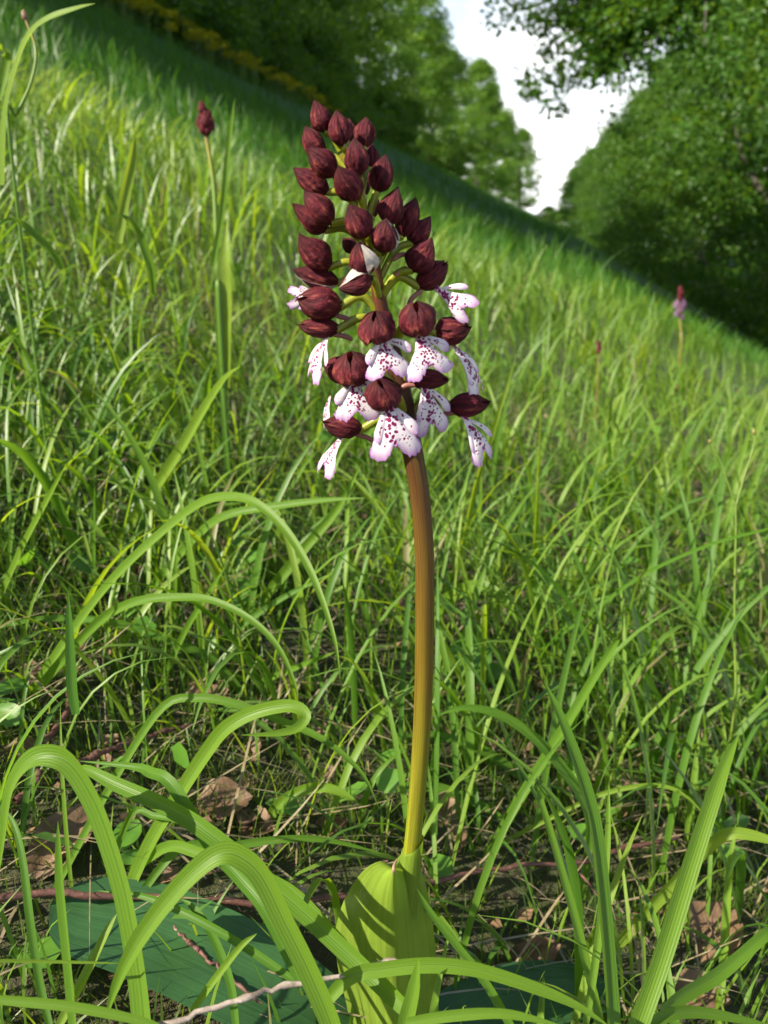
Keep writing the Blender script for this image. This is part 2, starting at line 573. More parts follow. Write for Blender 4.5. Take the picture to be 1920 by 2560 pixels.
M_TANSTEM = mat_simple_leaf('tan stalk', (0.17, 0.115, 0.035), (0.17, 0.19, 0.03), (0.3, 0.2, 0.05), 0.15, 40)

# ------------------------------------------------------------------ ground
def build_ground():
    def axis(lo, hi, n, p=3.0):
        t = np.linspace(-1, 1, n)
        s = np.sign(t) * np.abs(t) ** p
        return np.where(s < 0, -s * lo, s * hi)
    xs = axis(-90, 90, 181)
    ys = axis(-40, 400, 221)
    X, Y = np.meshgrid(xs, ys)
    Z = ground_z(X, Y)
    V = np.stack([X.ravel(), Y.ravel(), Z.ravel()], 1)
    me = make_mesh('ground', V, grid_faces(len(ys), len(xs)), mat=M_GROUND)
    put('ground', me, kind='structure')


build_ground()

# ------------------------------------------------------------------ trees
def leaf_cloud(centres, radii, n, size, rng, flat=0.6, droop=0.25):
    """n diamond leaves, folded at the midrib, spread round cluster centres."""
    k = rng.integers(0, len(centres), n)
    g = rng.normal(size=(n, 3))
    g /= np.linalg.norm(g, axis=1)[:, None] + 1e-9
    r = rng.random(n) ** 0.45
    off = g * r[:, None] * radii[k][:, None]
    off[:, 2] *= flat
    P = centres[k] + off
    out = g.copy()
    out[:, 2] -= droop
    az = unit_rows(out + rng.normal(size=(n, 3)) * 0.55)
    nup = unit_rows(rng.normal(size=(n, 3)) * 0.65 + np.array([0, 0, 0.75]) + g * 0.35)
    side = unit_rows(np.cross(az, nup))
    nup = np.cross(side, az)
    L = size * rng.uniform(0.65, 1.25, n)[:, None]
    Wd = L * rng.uniform(0.30, 0.42, n)[:, None]
    a = P
    b = P + az * L * 0.45 + side * Wd + nup * L * 0.12
    c = P + az * L
    d = P + az * L * 0.45 - side * Wd + nup * L * 0.12
    V = np.stack([a, b, c, d], 1).reshape(-1, 3)
    i = np.arange(n) * 4
    F = np.concatenate([np.stack([i, i + 1, i + 2], 1), np.stack([i, i + 2, i + 3], 1)])
    ct = rng.random(len(centres))
    tint = np.clip(ct[k] * 0.55 + rng.random(n) * 0.45, 0, 1)
    return V, F, np.repeat(tint, 4)


def unit_rows(a):
    return a / (np.linalg.norm(a, axis=1)[:, None] + 1e-9)


def crown_clusters(h0, h1, rad, n, rng, lump=0.22):
    """Cluster centres through an uneven crown volume, denser towards the outside."""
    out = []
    ph = rng.uniform(0, 6.28, 6)
    while len(out) < n:
        t = rng.random()
        az = rng.uniform(0, 2 * math.pi)
        prof = math.sin(math.pi * min(1, 0.16 + 0.84 * t) ** 0.8) ** 0.6
        rr = rad * prof * (1 + lump * math.sin(3 * az + ph[0] + 5 * t) + lump * 0.8 * math.sin(5 * az + ph[1] - 9 * t) + lump * 0.6 * math.sin(17 * t + ph[2]))
        q = rng.random() ** 0.42
        out.append((rr * q * math.cos(az), rr * q * math.sin(az), h0 + (h1 - h0) * t))
    return np.array(out)


def make_tree(name, h0, h1, rad, nclu, nleaf, size, seed, mat, clu_r=0.5):
    rng = np.random.default_rng(seed)
    C = crown_clusters(h0, h1, rad, nclu, rng)
    R = rng.uniform(0.65, 1.35, nclu) * clu_r
    V, F, tint = leaf_cloud(C, R, nleaf, size, rng)
    crown = make_mesh(name + ' crown', V, F, attrs={'tint': tint}, mat=mat, smooth=False)
    # trunk and limbs
    st = random.getstate()
    random.seed(seed)
    tr = smooth_path([(0, 0, -0.4), (0.08, 0.03, h1 * 0.25), (-0.06, 0.1, h1 * 0.55), (0.05, 0.0, h1 * 0.9)], 14)
    v, f, u = tube_geo(tr, np.linspace(h1 * 0.022, h1 * 0.004, 14), 8)
    trunk = make_mesh(name + ' trunk', v, f, uv=u, mat=M_TRUNK)
    limbs = []
    pick = sorted(range(len(C)), key=lambda i: -math.hypot(C[i][0], C[i][1]))[:: max(1, nclu // 12)][:9]
    for i in pick:
        c = C[i]
        zb = max(h0 * 0.6, c[2] - 0.28 * h1)
        p = smooth_path([(0, 0, zb), (c[0] * 0.35, c[1] * 0.35, zb + (c[2] - zb) * 0.6), tuple(c * np.array([0.45, 0.45, 0.95]))], 8)
        v, f, u = tube_geo(p, np.linspace(h1 * 0.009, 0.012, 8), 6)
        limbs.append(make_mesh(name + ' limb', v, f, uv=u, mat=M_TRUNK))
    random.setstate(st)
    return trunk, crown, limbs


def plant_tree(name, parts, x, y, rot, sc, label, group):
    root = thing(name, (x, y, float(ground_z(x, y))), label, 'tree', group)
    root.rotation_euler = (0, 0, rot)
    root.scale = (sc, sc, sc)
    put('trunk', parts[0], root)
    put('crown', parts[1], root)
    for l in parts[2]:
        put('limb', l, root)
    return root


LT = [make_tree('left tree', 0.2, 10.5, 2.9, 260, 26000, 0.17, s, M_LEAF_L, 0.62) for s in (11, 12, 13)]
SH = make_tree('left shrub', 0.05, 2.8, 1.5, 90, 9000, 0.12, 14, M_LEAF_L, 0.4)
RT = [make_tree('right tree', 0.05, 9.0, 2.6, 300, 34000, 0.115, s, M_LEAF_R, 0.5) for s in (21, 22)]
LEFT_Y = [3.4, 6.2, 9.0, 12.0, 15.0, 18.0, 20.6, 23.4, 27.5, 32, 37, 43, 50, 58, 67, 77, 88, 100, 115, 132, 150]
for k, y in enumerate(LEFT_Y):
    plant_tree('broadleaf_tree', LT[k % 3], -11.2 + 0.5 * math.sin(k * 2.3) + max(0, y - 60) * 0.055, y, k * 1.7, 1.07 + 0.09 * math.sin(k * 1.9),
               'tall green leafy tree in the row along the top of the grassy bank', 'trees on top of the bank')
for k, y in enumerate((18.6, 22.5, 27, 34, 41, 50)):
    plant_tree('broadleaf_tree', LT[(k + 1) % 3], -15.8, y, k * 1.1, 1.2,
               'tall green leafy tree in the second row behind the bank edge', 'trees behind the bank edge')
for i, (x, y) in enumerate(((-9.5, 18.8), (-9.5, 22.0), (-9.2, 25.3), (-9.3, 30.5), (-9.2, 35), (-9.2, 41), (-9.0, 48), (-9, 56), (-9, 66), (-8.8, 80))):
    s = plant_tree('shrub', SH, x, y, i * 1.3, 0.95 + 0.2 * math.sin(i * 2.1),
                   'low bushy green shrub at the foot of the trees on the bank', 'shrubs below the bank trees')
    s['category'] = 'shrub'
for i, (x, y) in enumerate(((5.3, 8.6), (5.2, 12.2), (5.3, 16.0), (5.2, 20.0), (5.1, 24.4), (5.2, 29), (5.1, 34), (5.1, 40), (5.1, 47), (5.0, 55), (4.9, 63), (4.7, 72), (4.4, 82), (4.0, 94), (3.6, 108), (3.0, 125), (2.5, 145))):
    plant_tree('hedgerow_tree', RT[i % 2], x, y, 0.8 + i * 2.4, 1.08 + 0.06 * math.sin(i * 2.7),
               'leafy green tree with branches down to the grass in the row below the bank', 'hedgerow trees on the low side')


def overhang():
    """A branch of a near tree on the low side that reaches over the grass, leaves hanging."""
    rng = np.random.default_rng(5)
    bx, by = 5.6, 4.2
    root = thing('overhanging_tree', (bx, by, float(ground_z(bx, by))), 'tree reaching a leafy branch out over the path against the sky', 'tree')
    o = np.array(root.location)
    tr = smooth_path([o + (0, 0, -0.3), o + (0.1, 0, 2.5), o + (-0.1, 0.2, 5.0), o + (0, 0.3, 8.0)], 14)
    v, f, u = tube_geo(tr - o, np.linspace(0.16, 0.05, 14), 8)
    put('trunk', make_mesh('trunk', v, f, uv=u, mat=M_TRUNK), root)
    mid = tr[9]
    crown_c = []
    ends = [(1560, 40, 6.4), (1480, 20, 6.8), (1350, 90, 7.2), (1440, 150, 6.9), (1545, 170, 6.6), (1400, 230, 7.0), (1620, 110, 6.2), (1700, 30, 6.0), (1300, 30, 7.4), (1480, 95, 6.9), (1760, 120, 5.8), (1390, 20, 7.2), (1330, 150, 7.3), (1510, 60, 6.7), (1590, 150, 6.4), (1420, 95, 7.0), (1650, 60, 6.2), (1370, 200, 7.1), (1530, 120, 6.6), (1270, 75, 7.5), (1455, 200, 6.9)]
    hub = at(1760, -60, 6.0)
    v, f, u = tube_geo(smooth_path([mid, 0.5 * (mid + hub) + np.array([0, 0, 0.5]), hub], 10) - o, np.linspace(0.06, 0.03, 10), 7)
    br = put('branch', make_mesh('branch', v, f, uv=u, mat=M_TRUNK), root)
    for px, py, d in ends:
        e = at(px, py, d)
        m = 0.5 * (hub + e) + np.array([0, 0, 0.14])
        P = smooth_path([hub, m, e], 9)
        v, f, u = tube_geo(P - o, np.linspace(0.016, 0.004, 9), 5)
        put('branchlet', make_mesh('branchlet', v, f, uv=u, mat=M_TRUNK), br)
        for t in np.linspace(0.35, 1.0, 7):
            crown_c.append(P[int(t * 8)] + rng.normal(size=3) * 0.10)
    C = np.array(crown_c) - o
    V, F, tint = leaf_cloud(C, rng.uniform(0.10, 0.30, len(C)), 15000, 0.050, rng, 0.7, 0.5)
    put('leaves', make_mesh('overhang leaves', V, F, attrs={'tint': tint}, mat=M_LEAF_R, smooth=False), br)
    # the rest of its crown, up and out to the right
    C2 = crown_clusters(3.6, 8.6, 2.1, 120, rng)
    C2[:, 0] += 0.9
    V, F, tint = leaf_cloud(C2, rng.uniform(0.3, 0.55, 120), 15000, 0.10, rng)
    put('crown', make_mesh('overhang crown', V, F, attrs={'tint': tint}, mat=M_LEAF_R, smooth=False), root)


overhang()

# pale bush closing the end of the ride
fb = make_tree('far bush', 0.05, 3.0, 2.6, 90, 8000, 0.2, 31, M_LEAF_R, 0.6)
for x, y, s in ((-1.2, 150, 0.8), (0.6, 158, 0.9)):
    b = plant_tree('bush', fb, x, y, x, s, 'low pale bush closing the far end of the grassy ride', 'bushes at the end of the ride')
    b['category'] = 'bush'

# ------------------------------------------------------------------ meadow grass
def blades(base, length, width, lean, curv, az, tint, K=6, ncol=2, twist=None):
    """Arching tapered grass blades, all arrays of length n. Returns V, F(4), uv, tint."""
    n = len(length)
    s = np.linspace(0, 1, K + 1)
    ang = lean[:, None] + curv[:, None] * s[None, :] ** 1.6
    ds = length[:, None] / K
    hx = np.cumsum(np.concatenate([np.zeros((n, 1)), np.sin(ang[:, :-1]) * ds], 1), 1)
    hz = np.cumsum(np.concatenate([np.zeros((n, 1)), np.cos(ang[:, :-1]) * ds], 1), 1)
    ca, sa = np.cos(az)[:, None], np.sin(az)[:, None]
    C = np.stack([base[:, 0:1] + hx * ca, base[:, 1:2] + hx * sa, base[:, 2:3] + hz], 2)
    tw = az + math.pi / 2 + (twist if twist is not None else 0)
    w = width[:, None] * (0.55 + 0.75 * s - 0.30 * s * s)[None, :] * (1 - s[None, :] ** 3.2) * 0.5
    w = np.maximum(w, width[:, None] * 0.02)
    S = np.stack([np.cos(tw), np.sin(tw), np.zeros(n)], 1)
    us = np.linspace(-1, 1, ncol)
    V = C[:, :, None, :] + S[:, None, None, :] * (w[:, :, None] * us[None, None, :])[..., None]
    if ncol > 2:                                    # keeled along the midrib
        nz = np.stack([-np.cos(ang) * ca, -np.cos(ang) * sa, np.sin(ang)], 2)
        V = V + nz[:, :, None, :] * (w[:, :, None] * 0.45 * (np.abs(us)[None, None, :] - 0.5))[..., None]
    V = V.reshape(-1, 3)
    per = (K + 1) * ncol
    one = []
    for i in range(K):
        for j in range(ncol - 1):
            one.append((i * ncol + j, i * ncol + j + 1, (i + 1) * ncol + j + 1, (i + 1) * ncol + j))
    F = (np.array(one)[None] + (np.arange(n) * per)[:, None, None]).reshape(-1, 4)
    uv = np.stack(np.broadcast_arrays((us[None, None, :] + 1) / 2, s[None, :, None]), -1)
    uv = np.broadcast_to(uv, (n, K + 1, ncol, 2)).reshape(-1, 2)
    return V, F, uv, np.repeat(tint, per), per


def sector(n, r0, r1, half_deg, rng):
    """Random ground points in the field of view (a little wider), uniform by area."""
    r = np.sqrt(rng.uniform(r0 * r0, r1 * r1, n))
    a = rng.uniform(-math.radians(half_deg), math.radians(half_deg), n)
    x = HEAD[0] * r * np.cos(a) + RIGHT[0] * r * np.sin(a)
    y = HEAD[1] * r * np.cos(a) + RIGHT[1] * r * np.sin(a)
    return x, y


def clump(x, y, f):
    return 0.5 + 0.5 * np.sin(f * x + 1.3 * np.sin(0.8 * f * y)) * np.sin(0.9 * f * y + 1.1 * np.sin(0.7 * f * x + 2))


def lawn(name, label, n, r0, r1, half, L, W, K, ncol, seed, mat, lean=(0.02, 0.5), curv=(0.2, 1.6), clumpf=14, keep=None, cull_front=True, tmul=(0.05, 0.95), xlim=None, thin=0.0):
    rng = np.random.default_rng(seed)
    x, y = sector(n, r0, r1, half, rng)
    ok = rng.random(n) < 0.35 + 0.65 * clump(x, y, clumpf)
    if xlim:
        ok &= (x > xlim[0]) & (x < xlim[1])
    if keep is not None:
        ok &= keep(x, y, rng)
    x, y = x[ok], y[ok]
    n = len(x)
    b = np.stack([x, y, ground_z(x, y) - 0.004], 1)
    ln = rng.uniform(*L, n) * (0.7 + 0.5 * clump(x + 3, y, clumpf * 0.4))
    ln = ln * np.where((np.hypot(x, y) > 2.2), np.interp(x, [0.1, 1.0], [1.0, 0.42]), 1.0)
    wd = rng.uniform(*W, n) * (0.6 + 0.4 * ln / L[1])
    az = rng.uniform(0, 2 * math.pi, n) * 0.75 + 0.25 * (6.28 * clump(x, y, clumpf * 0.3)) - 0.6
    tint = np.clip(rng.uniform(*tmul, n) * 0.75 + 0.25 * clump(x, y, clumpf * 0.5), 0, 0.96)
    tint = np.where(rng.random(n) < 0.02, 1.0, tint)
    V, F, uv, tt, per = blades(b, ln, wd, rng.uniform(*lean, n), rng.uniform(*curv, n), az, tint, K, ncol, rng.uniform(-0.9, 0.9, n))
    if cull_front:
        # leave the flower in front of the camera free: no blade between lens and orchid
        px, py, dz = project(V)
        bad = ((dz < ORCH_D + 0.035) & (px > 690) & (px < 1290) & (py < 2130)) | ((dz < 0.27) & (py < 2900) & (px > -200) & (px < 2120))
        bad |= (dz < ORCH_D + 0.02) & (px > 820) & (px < 1110) & (py < 2560)
        badb = bad.reshape(-1, per).any(1)
        low = ((py > 1950) & (py < 2600) & (dz < 0.5)).reshape(-1, per).any(1)
        badb |= low & (rng.random(n) < thin)
        on_leaf = ((px > 130) & (px < 880) & (py > 2225) & (py < 2600) & (py < 2400 + (px - 160) * 0.45)).reshape(-1, per).any(1)
        badb |= on_leaf & (rng.random(n) < 0.75)
        tl = np.interp(px, [0, 560, 1072, 1296, 1423, 1492, 1678], [2248, 2240, 2206, 2163, 2163, 2143, 2099])
        veil = ((np.abs(py - tl) < 24) & (px < 1700) & (dz < 0.6)).reshape(-1, per).any(1)
        badb |= veil & (rng.random(n) < 0.8)
        good = ~badb
        idx = np.repeat(good, per)
        V, uv, tt = V[idx], uv[idx], tt[idx]
        n2 = int(good.sum())
        F = F[: n2 * (len(F) // n)]
    me = make_mesh(name, V, F, uv=uv, attrs={'tint': tt}, mat=mat)
    put(name, me, label=label, cat='grass', kind='stuff')
    return len(F)


# where the orchid stands
ORCH_T = hit_depth(990, 2620)
OBASE = at(990, 2620, ORCH_T)
D0 = float((OBASE - CAM) @ HEAD)
ORCH_D = float((OBASE + np.array([0, 0, 0.2]) - CAM) @ FWD)


def O(px, py, off=0.0):
    """Point on the upright plane through the orchid's foot (off: metres farther away)."""
    r = ray(px, py)
    return CAM + r * ((D0 + off) / float(r @ HEAD))


def mpp(px, py, off=0.0):
    return float((O(px, py, off) - CAM) @ FWD) / FPX


print('orchid distance', D0, 'height', O(800, 250)[2] - OBASE[2], 'mpp', mpp(1000, 1300))

nq = 0
nq += lawn('near_grass', 'bright green grass blades growing round the foot of the orchid', 3800, 0.26, 1.25, 36, (0.06, 0.21), (0.0025, 0.0082), 9, 3, 41, M_GRASS, curv=(0.5, 2.6), thin=0.38)
nq += lawn('meadow_grass', 'sunlit yellow green meadow grass behind the orchid', 12500, 1.15, 4.2, 34, (0.09, 0.25), (0.0035, 0.0095), 7, 2, 42, M_GRASS, clumpf=7, tmul=(0.35, 1.0), curv=(0.3, 2.2))
nq += lawn('slope_grass', 'shade-darkened green grass covering the rising slope', 42000, 4.0, 13, 33, (0.13, 0.32), (0.005, 0.011), 5, 2, 43, M_SHADEGRASS, clumpf=2.5, cull_front=False, xlim=(-9.4, 7))
nq += lawn('far_grass', 'far grass along the ride between the tree rows', 60000, 12, 90, 24, (0.18, 0.38), (0.014, 0.03), 3, 2, 44, M_SHADEGRASS, clumpf=1.1, cull_front=False, xlim=(-9.6, 6))

# short undergrowth, moss, straw
lawn('turf_undergrowth', 'short fine grass and sprouts low between the long blades', 36000, 0.22, 2.0, 37, (0.012, 0.07), (0.0012, 0.003), 4, 2, 45, M_GRASS, clumpf=22)
lawn('moss', 'yellow green moss on the soil', 95000, 0.22, 1.1, 37, (0.006, 0.026), (0.0008, 0.0018), 2, 2, 46, M_MOSS, clumpf=17,
     lean=(0.1, 1.0), keep=lambda x, y, r: clump(x + 0.4, y, 9) > 0.15)


def straw():
    rng = np.random.default_rng(47)
    n = 5200
    x, y = sector(n, 0.22, 1.9, 37, rng)
    b = np.stack([x, y, ground_z(x, y) + rng.uniform(0.001, 0.016, n)], 1)
    V, F, uv, tt, per = blades(b, rng.uniform(0.02, 0.10, n), rng.uniform(0.0007, 0.0022, n), rng.uniform(1.0, 1.5, n), rng.uniform(-0.3, 0.9, n), rng.uniform(0, 6.28, n), np.ones(n), 4, 2)
    put('dry_straw', make_mesh('dry_straw', V, F, uv=uv, attrs={'tint': tt}, mat=M_STRAW), label='dry tan grass straw lying on the soil', cat='straw', kind='stuff')


straw()


def leaf_litter():
    """Crumbled brown leaf bits on the soil."""
    rng = np.random.default_rng(49)
    n = 4200
    x, y = sector(n, 0.22, 1.8, 37, rng)
    P = np.stack([x, y, ground_z(x, y) + rng.uniform(0.001, 0.008, n)], 1)
    N = unit_rows(rng.normal(size=(n, 3)) * 0.45 + np.array([0, 0, 1.0]))
    A = unit_rows(np.cross(N, rng.normal(size=(n, 3))))
    B = np.cross(N, A)
    a = rng.uniform(0.002, 0.008, n)[:, None]
    b = a * rng.uniform(0.35, 0.9, n)[:, None]
    q = [P - A * a, P - B * b + N * b * 0.3, P + A * a * rng.uniform(0.5, 1.2, n)[:, None], P + B * b + N * b * 0.3]
    V = np.stack(q, 1).reshape(-1, 3)
    i = np.arange(n) * 4
    F = np.concatenate([np.stack([i, i + 1, i + 2], 1), np.stack([i, i + 2, i + 3], 1)])
    put('leaf_litter', make_mesh('leaf_litter', V, F, mat=M_DEAD, smooth=False), label='crumbled brown leaf bits on the soil', cat='leaf litter', kind='stuff')


leaf_litter()


def ground_leaves():
    """Little round herb leaves low in the sward, too many and small to tell apart."""
    rng = np.random.default_rng(48)
    n = 2600
    x, y = sector(n, 0.30, 3.2, 36, rng)
    ok = clump(x, y + 2, 8) > 0.45
    x, y = x[ok], y[ok]
    n = len(x)
    P = np.stack([x, y, ground_z(x, y) + rng.uniform(0.005, 0.045, n)], 1)
    rad = rng.uniform(0.004, 0.011, n)
    N = unit_rows(rng.normal(size=(n, 3)) * 0.45 + np.array([0, 0, 1.0]))
    A = unit_rows(np.cross(N, rng.normal(size=(n, 3))))
    B = np.cross(N, A)
    ring = []
    for j in range(6):
        f = j / 6 * 2 * math.pi
        ring.append(P + A * (rad * 1.25 * math.cos(f))[:, None] + B * (rad * math.sin(f))[:, None] + N * (rad * 0.2 * abs(math.sin(f)))[:, None])
    V = np.stack([P] + ring, 1).reshape(-1, 3)
    i = np.arange(n) * 7
    F = np.concatenate([np.stack([i, i + 1 + j, i + 1 + (j + 1) % 6], 1) for j in range(6)])
    put('ground_cover', make_mesh('ground_cover', V, F, mat=M_HERB), label='small round green leaves low in the grass', cat='ground cover', kind='stuff')


ground_leaves()

# ------------------------------------------------------------------ the orchid
def stem_v(py, px=1000):
    return float((O(px, py)[2] - O(990, 2620)[2]) / (O(852, 385)[2] - O(990, 2620)[2]))


# colour bands of the stem by photo row, foot to top
STEM_STOPS += [(stem_v(y), c) for y, c in ((2600, (0.15, 0.19, 0.012)), (2060, (0.185, 0.215, 0.010)), (1900, (0.160, 0.155, 0.009)), (1700, (0.120, 0.085, 0.007)), (1450, (0.098, 0.058, 0.007)),
                                           (1250, (0.074, 0.036, 0.007)), (1080, (0.050, 0.018, 0.008)), (900, (0.035, 0.010, 0.007)), (720, (0.085, 0.020, 0.010)), (610, (0.15, 0.055, 0.012)), (520, (0.21, 0.19, 0.02)))]
M_STEM = mat_stem()
OR = thing('orchid', OBASE, 'tall orchid with maroon buds above white and lilac spotted flowers', 'orchid')
OB = OBASE.copy()


def opart(name, V, F, uv, mat, parent=None, attrs=None, label=None):
    me = make_mesh(name, np.asarray(V) - OB, F, uv=uv, mat=mat, attrs=attrs)
    return put(name, me, parent or OR, label=label)


STEM_PX = [(990, 2620), (998, 2500), (1008, 2350), (1020, 2200), (1033, 2092), (1045, 1959), (1056, 1793), (1061, 1620), (1062, 1459), (1059, 1346), (1049, 1233), (1034, 1143),
           (1008, 1000), (975, 860), (951, 767), (940, 690), (925, 610), (911, 545), (897, 473), (876, 420), (852, 385)]
STEM_RPX = [24, 24, 24, 24, 23, 22.5, 23.5, 24, 24, 24, 24, 24.5, 23, 20, 17, 14, 12, 10.5, 9.5, 8.5, 6]
stem_pts = smooth_path([O(x, y) for x, y in STEM_PX], 90)
stem_r = np.interp(np.linspace(0, 1, 90), np.linspace(0, 1, len(STEM_RPX)), STEM_RPX) * mpp(1040, 1500)
# arc-length v so that the colour bands fall at the right heights
v, f, u = tube_geo(stem_pts, stem_r, 18, 0.008)
zz = (v[:, 2] - stem_pts[0][2]) / (stem_pts[-1][2] - stem_pts[0][2])
u[:, 1] = np.clip(zz, 0, 1)
V_, F_, U_, caps = close_ends(v, f, u, 90, 18)
opart('stem', V_, np.vstack([F_, np.array([(c[0], c[1], c[2], c[3]) for c in caps[1::2]])]) if False else F_, U_, M_STEM)


def rachis(py):
    """Point and px-x of the stem axis at photo row py."""
    xs = [p[0] for p in STEM_PX][::-1]
    ys = [p[1] for p in STEM_PX][::-1]
    return float(np.interp(py, ys, xs))


EGG_S = [0, .06, .16, .30, .45, .60, .74, .86, .94, 1.0]
EGG_R = [.20, .46, .76, .97, 1.0, .90, .68, .40, .20, .03]


def egg(B, T, wid, up, phi0=0.0, half=math.pi, beak=0.0, swell=1.0, nr=26, nc=48, grooves=True, rs=1.0, tipcurl=0.0, taper=None):
    """Closed bud (half = pi) or one cupped sepal patch of it."""
    A = T - B
    L = np.linalg.norm(A)
    a = A / L
    upv = unit(up - a * (up @ a))
    sidev = np.cross(a, upv)
    V, UV = [], []
    full = half >= math.pi - 1e-3
    cols = nc if full else nc + 1
    ph = random.uniform(0, 6)
    skew = random.uniform(-0.10, 0.10)                       # tip bent aside, belly shifted
    belly = random.uniform(-0.06, 0.06)
    for i in range(nr):
        s = i / (nr - 1)
        r0 = np.interp(s + belly * math.sin(math.pi * s), EGG_S, EGG_R) * wid * 0.5 * rs * swell
        hw = half if full else half * max(0.03, np.interp(s, [0, .1, .3, .5, .7, .85, 1], taper or [.55, .85, 1, 1, .9, .62, .05]))
        for j in range(cols):
            w = (j / nc) if full else (j / nc) * 2 - 1
            phi = phi0 + (2 * math.pi * j / nc if full else w * hw)
            r = r0
            if grooves and full:
                fr = (3 * (phi - phi0 + 0.35 * math.sin(2.2 * s + ph)) / (2 * math.pi)) % 1.0      # three sepals, each edge lapping the next
                en = math.sin(math.pi * min(1, s * 0.95 + .05))
                r *= 1 + 0.10 * en * (fr - 0.5) - 0.13 * en * max(0, 1 - fr / 0.10) - 0.04 * en * abs(math.cos(math.pi * fr)) ** 6
            r *= 1 + 0.030 * math.sin(7 * phi + ph + 4 * s) + 0.022 * math.sin(15 * phi - ph + 7 * s) + 0.05 * math.sin(2 * phi + 1.7 * ph + 5 * s) + 0.03 * math.sin(3 * phi - ph + 9 * s)
            if not full:
                r *= 1 + tipcurl * max(0, s - 0.7) * 1.6 + 0.05 * abs(w) ** 3
            ax = s
            V.append(B + a * (L * ax) + r * (upv * math.cos(phi) + sidev * math.sin(phi)) + upv * (beak * L * max(0, s - 0.72) ** 2 * 8) + sidev * (skew * L * max(0, s - 0.6) ** 2 * 5))
            UV.append((phi / (2 * math.pi), s))
    return np.array(V), grid_faces(nr, cols, full), np.array(UV)


def pedicel(B, py_base, off, parent, name='pedicel', drop=62, r0=9.0, r1=9.5, outw=0.55):
    """Curved yellow-green ovary from the rachis to the base B of a bud."""
    ry = py_base + drop
    rx = rachis(ry)
    A = O(rx, ry, off * 0.12)
    k = mpp(rx, ry)
    d = B - A
    mid = A + d * 0.55 + ZUP * (0.20 * np.linalg.norm(d)) * (1 if abs(d[2]) < 3 * np.linalg.norm(d[:2]) else 0.1)
    P = smooth_path([A, mid, B + (B - mid) * 0.12], 14)
    v, f, u = tube_geo(P, np.linspace(r0, r1, 14) * k, 10, 0.02)
    opart(name, v, f, u, M_PEDICEL, parent)


def z1(x, y):
    return 680 + 0.3617 * x, 220 + 0.3617 * y


def z2(x, y):
    return 680 + 0.3617 * x, 680 + 0.3617 * y


# tip, base (in enlarged-view pixels), width, depth of base and tip behind the stem axis, beak, pedicel drop
BUDS = [
    ((290, 82), (372, 305), 148, 0.000, 0.000, 0.04, 46),
    ((450, 152), (482, 400), 158, -0.003, -0.002, 0.03, 60),
    ((535, 210), (520, 390), 110, 0.010, 0.013, 0.03, 60),
    ((655, 202), (632, 415), 150, 0.004, 0.006, 0.04, 70),
    ((222, 265), (345, 480), 160, 0.004, 0.004, 0.03, 58),
    ((250, 415), (440, 605), 178, -0.006, -0.008, 0.05, 70),
    ((570, 342), (600, 605), 168, -0.007, -0.008, 0.03, 70),
    ((700, 385), (675, 560), 120, 0.008, 0.011, 0.03, 80),
    ((440, 548), (598, 762), 182, -0.009, -0.016, 0.10, 66),
    ((802, 462), (722, 718), 180, 0.000, 0.000, 0.05, 104),
    ((652, 590), (622, 750), 90, 0.012, 0.014, 0.03, 60),
    ((140, 562), (392, 722), 158, 0.000, 0.000, 0.08, 62),
    ((218, 715), (418, 935), 176, -0.005, -0.004, 0.06, 42),
    ((136, 800), (382, 985), 172, 0.003, 0.002, 0.06, 52),
    ((530, 815), (650, 1028), 192, -0.010, -0.016, 0.10, 62),
    ((865, 680), (800, 948), 172, -0.004, -0.004, 0.05, 66),
    ((715, 735), (688, 905), 96, 0.012, 0.014, 0.03, 50),
    ((1002, 762), (888, 1030), 160, 0.004, 0.006, 0.08, 100),
    ((785, 905), (768, 1135), 188, -0.010, -0.014, 0.06, 30),
    ((1102, 895), (955, 1075), 165, 0.005, 0.008, 0.12, 120),
    ((1125, 1050), (962, 1262), 205, -0.003, -0.002, 0.12, 76),
    ((163, 1028), (402, 1240), 198, 0.000, -0.003, 0.18, 16),
    ((490, 1040), (575, 1130), 110, 0.010, 0.012, 0.04, 40),
    ((590, 1055), (655, 1288), 196, -0.010, -0.014, 0.06, 30),
    ((143, 1266), (462, 1345), 160, 0.002, 0.000, 0.06, 26),
    ((470, 1395), (680, 1320), 172, -0.010, -0.016, 0.02, 44),
]
OPEN = {18: (TOCAM * 0.35 + RIGHT * 1.0 + ZUP * 0.2, 0.42, 1.06), 23: (TOCAM * 1.0 + RIGHT * 0.75, 0.50, 1.07), 24: (TOCAM * 0.7 - ZUP * 0.9, 0.46, 1.08), 25: (TOCAM * 0.8 + ZUP * 0.9 - RIGHT * 0.3, 0.42, 1.08)}


def ellipsoid(C, ax, by, cz, nr=10, nc=16):
    V, UV = [], []
    for i in range(nr):
        t = math.pi * (0.02 + 0.96 * i / (nr - 1))
        for j in range(nc):
            p = 2 * math.pi * j / nc
            V.append(C + ax * (math.sin(t) * math.cos(p)) + by * math.cos(t) + cz * (math.sin(t) * math.sin(p)))
            UV.append((j / nc, i / (nr - 1)))
    return np.array(V), grid_faces(nr, nc, True), np.array(UV)


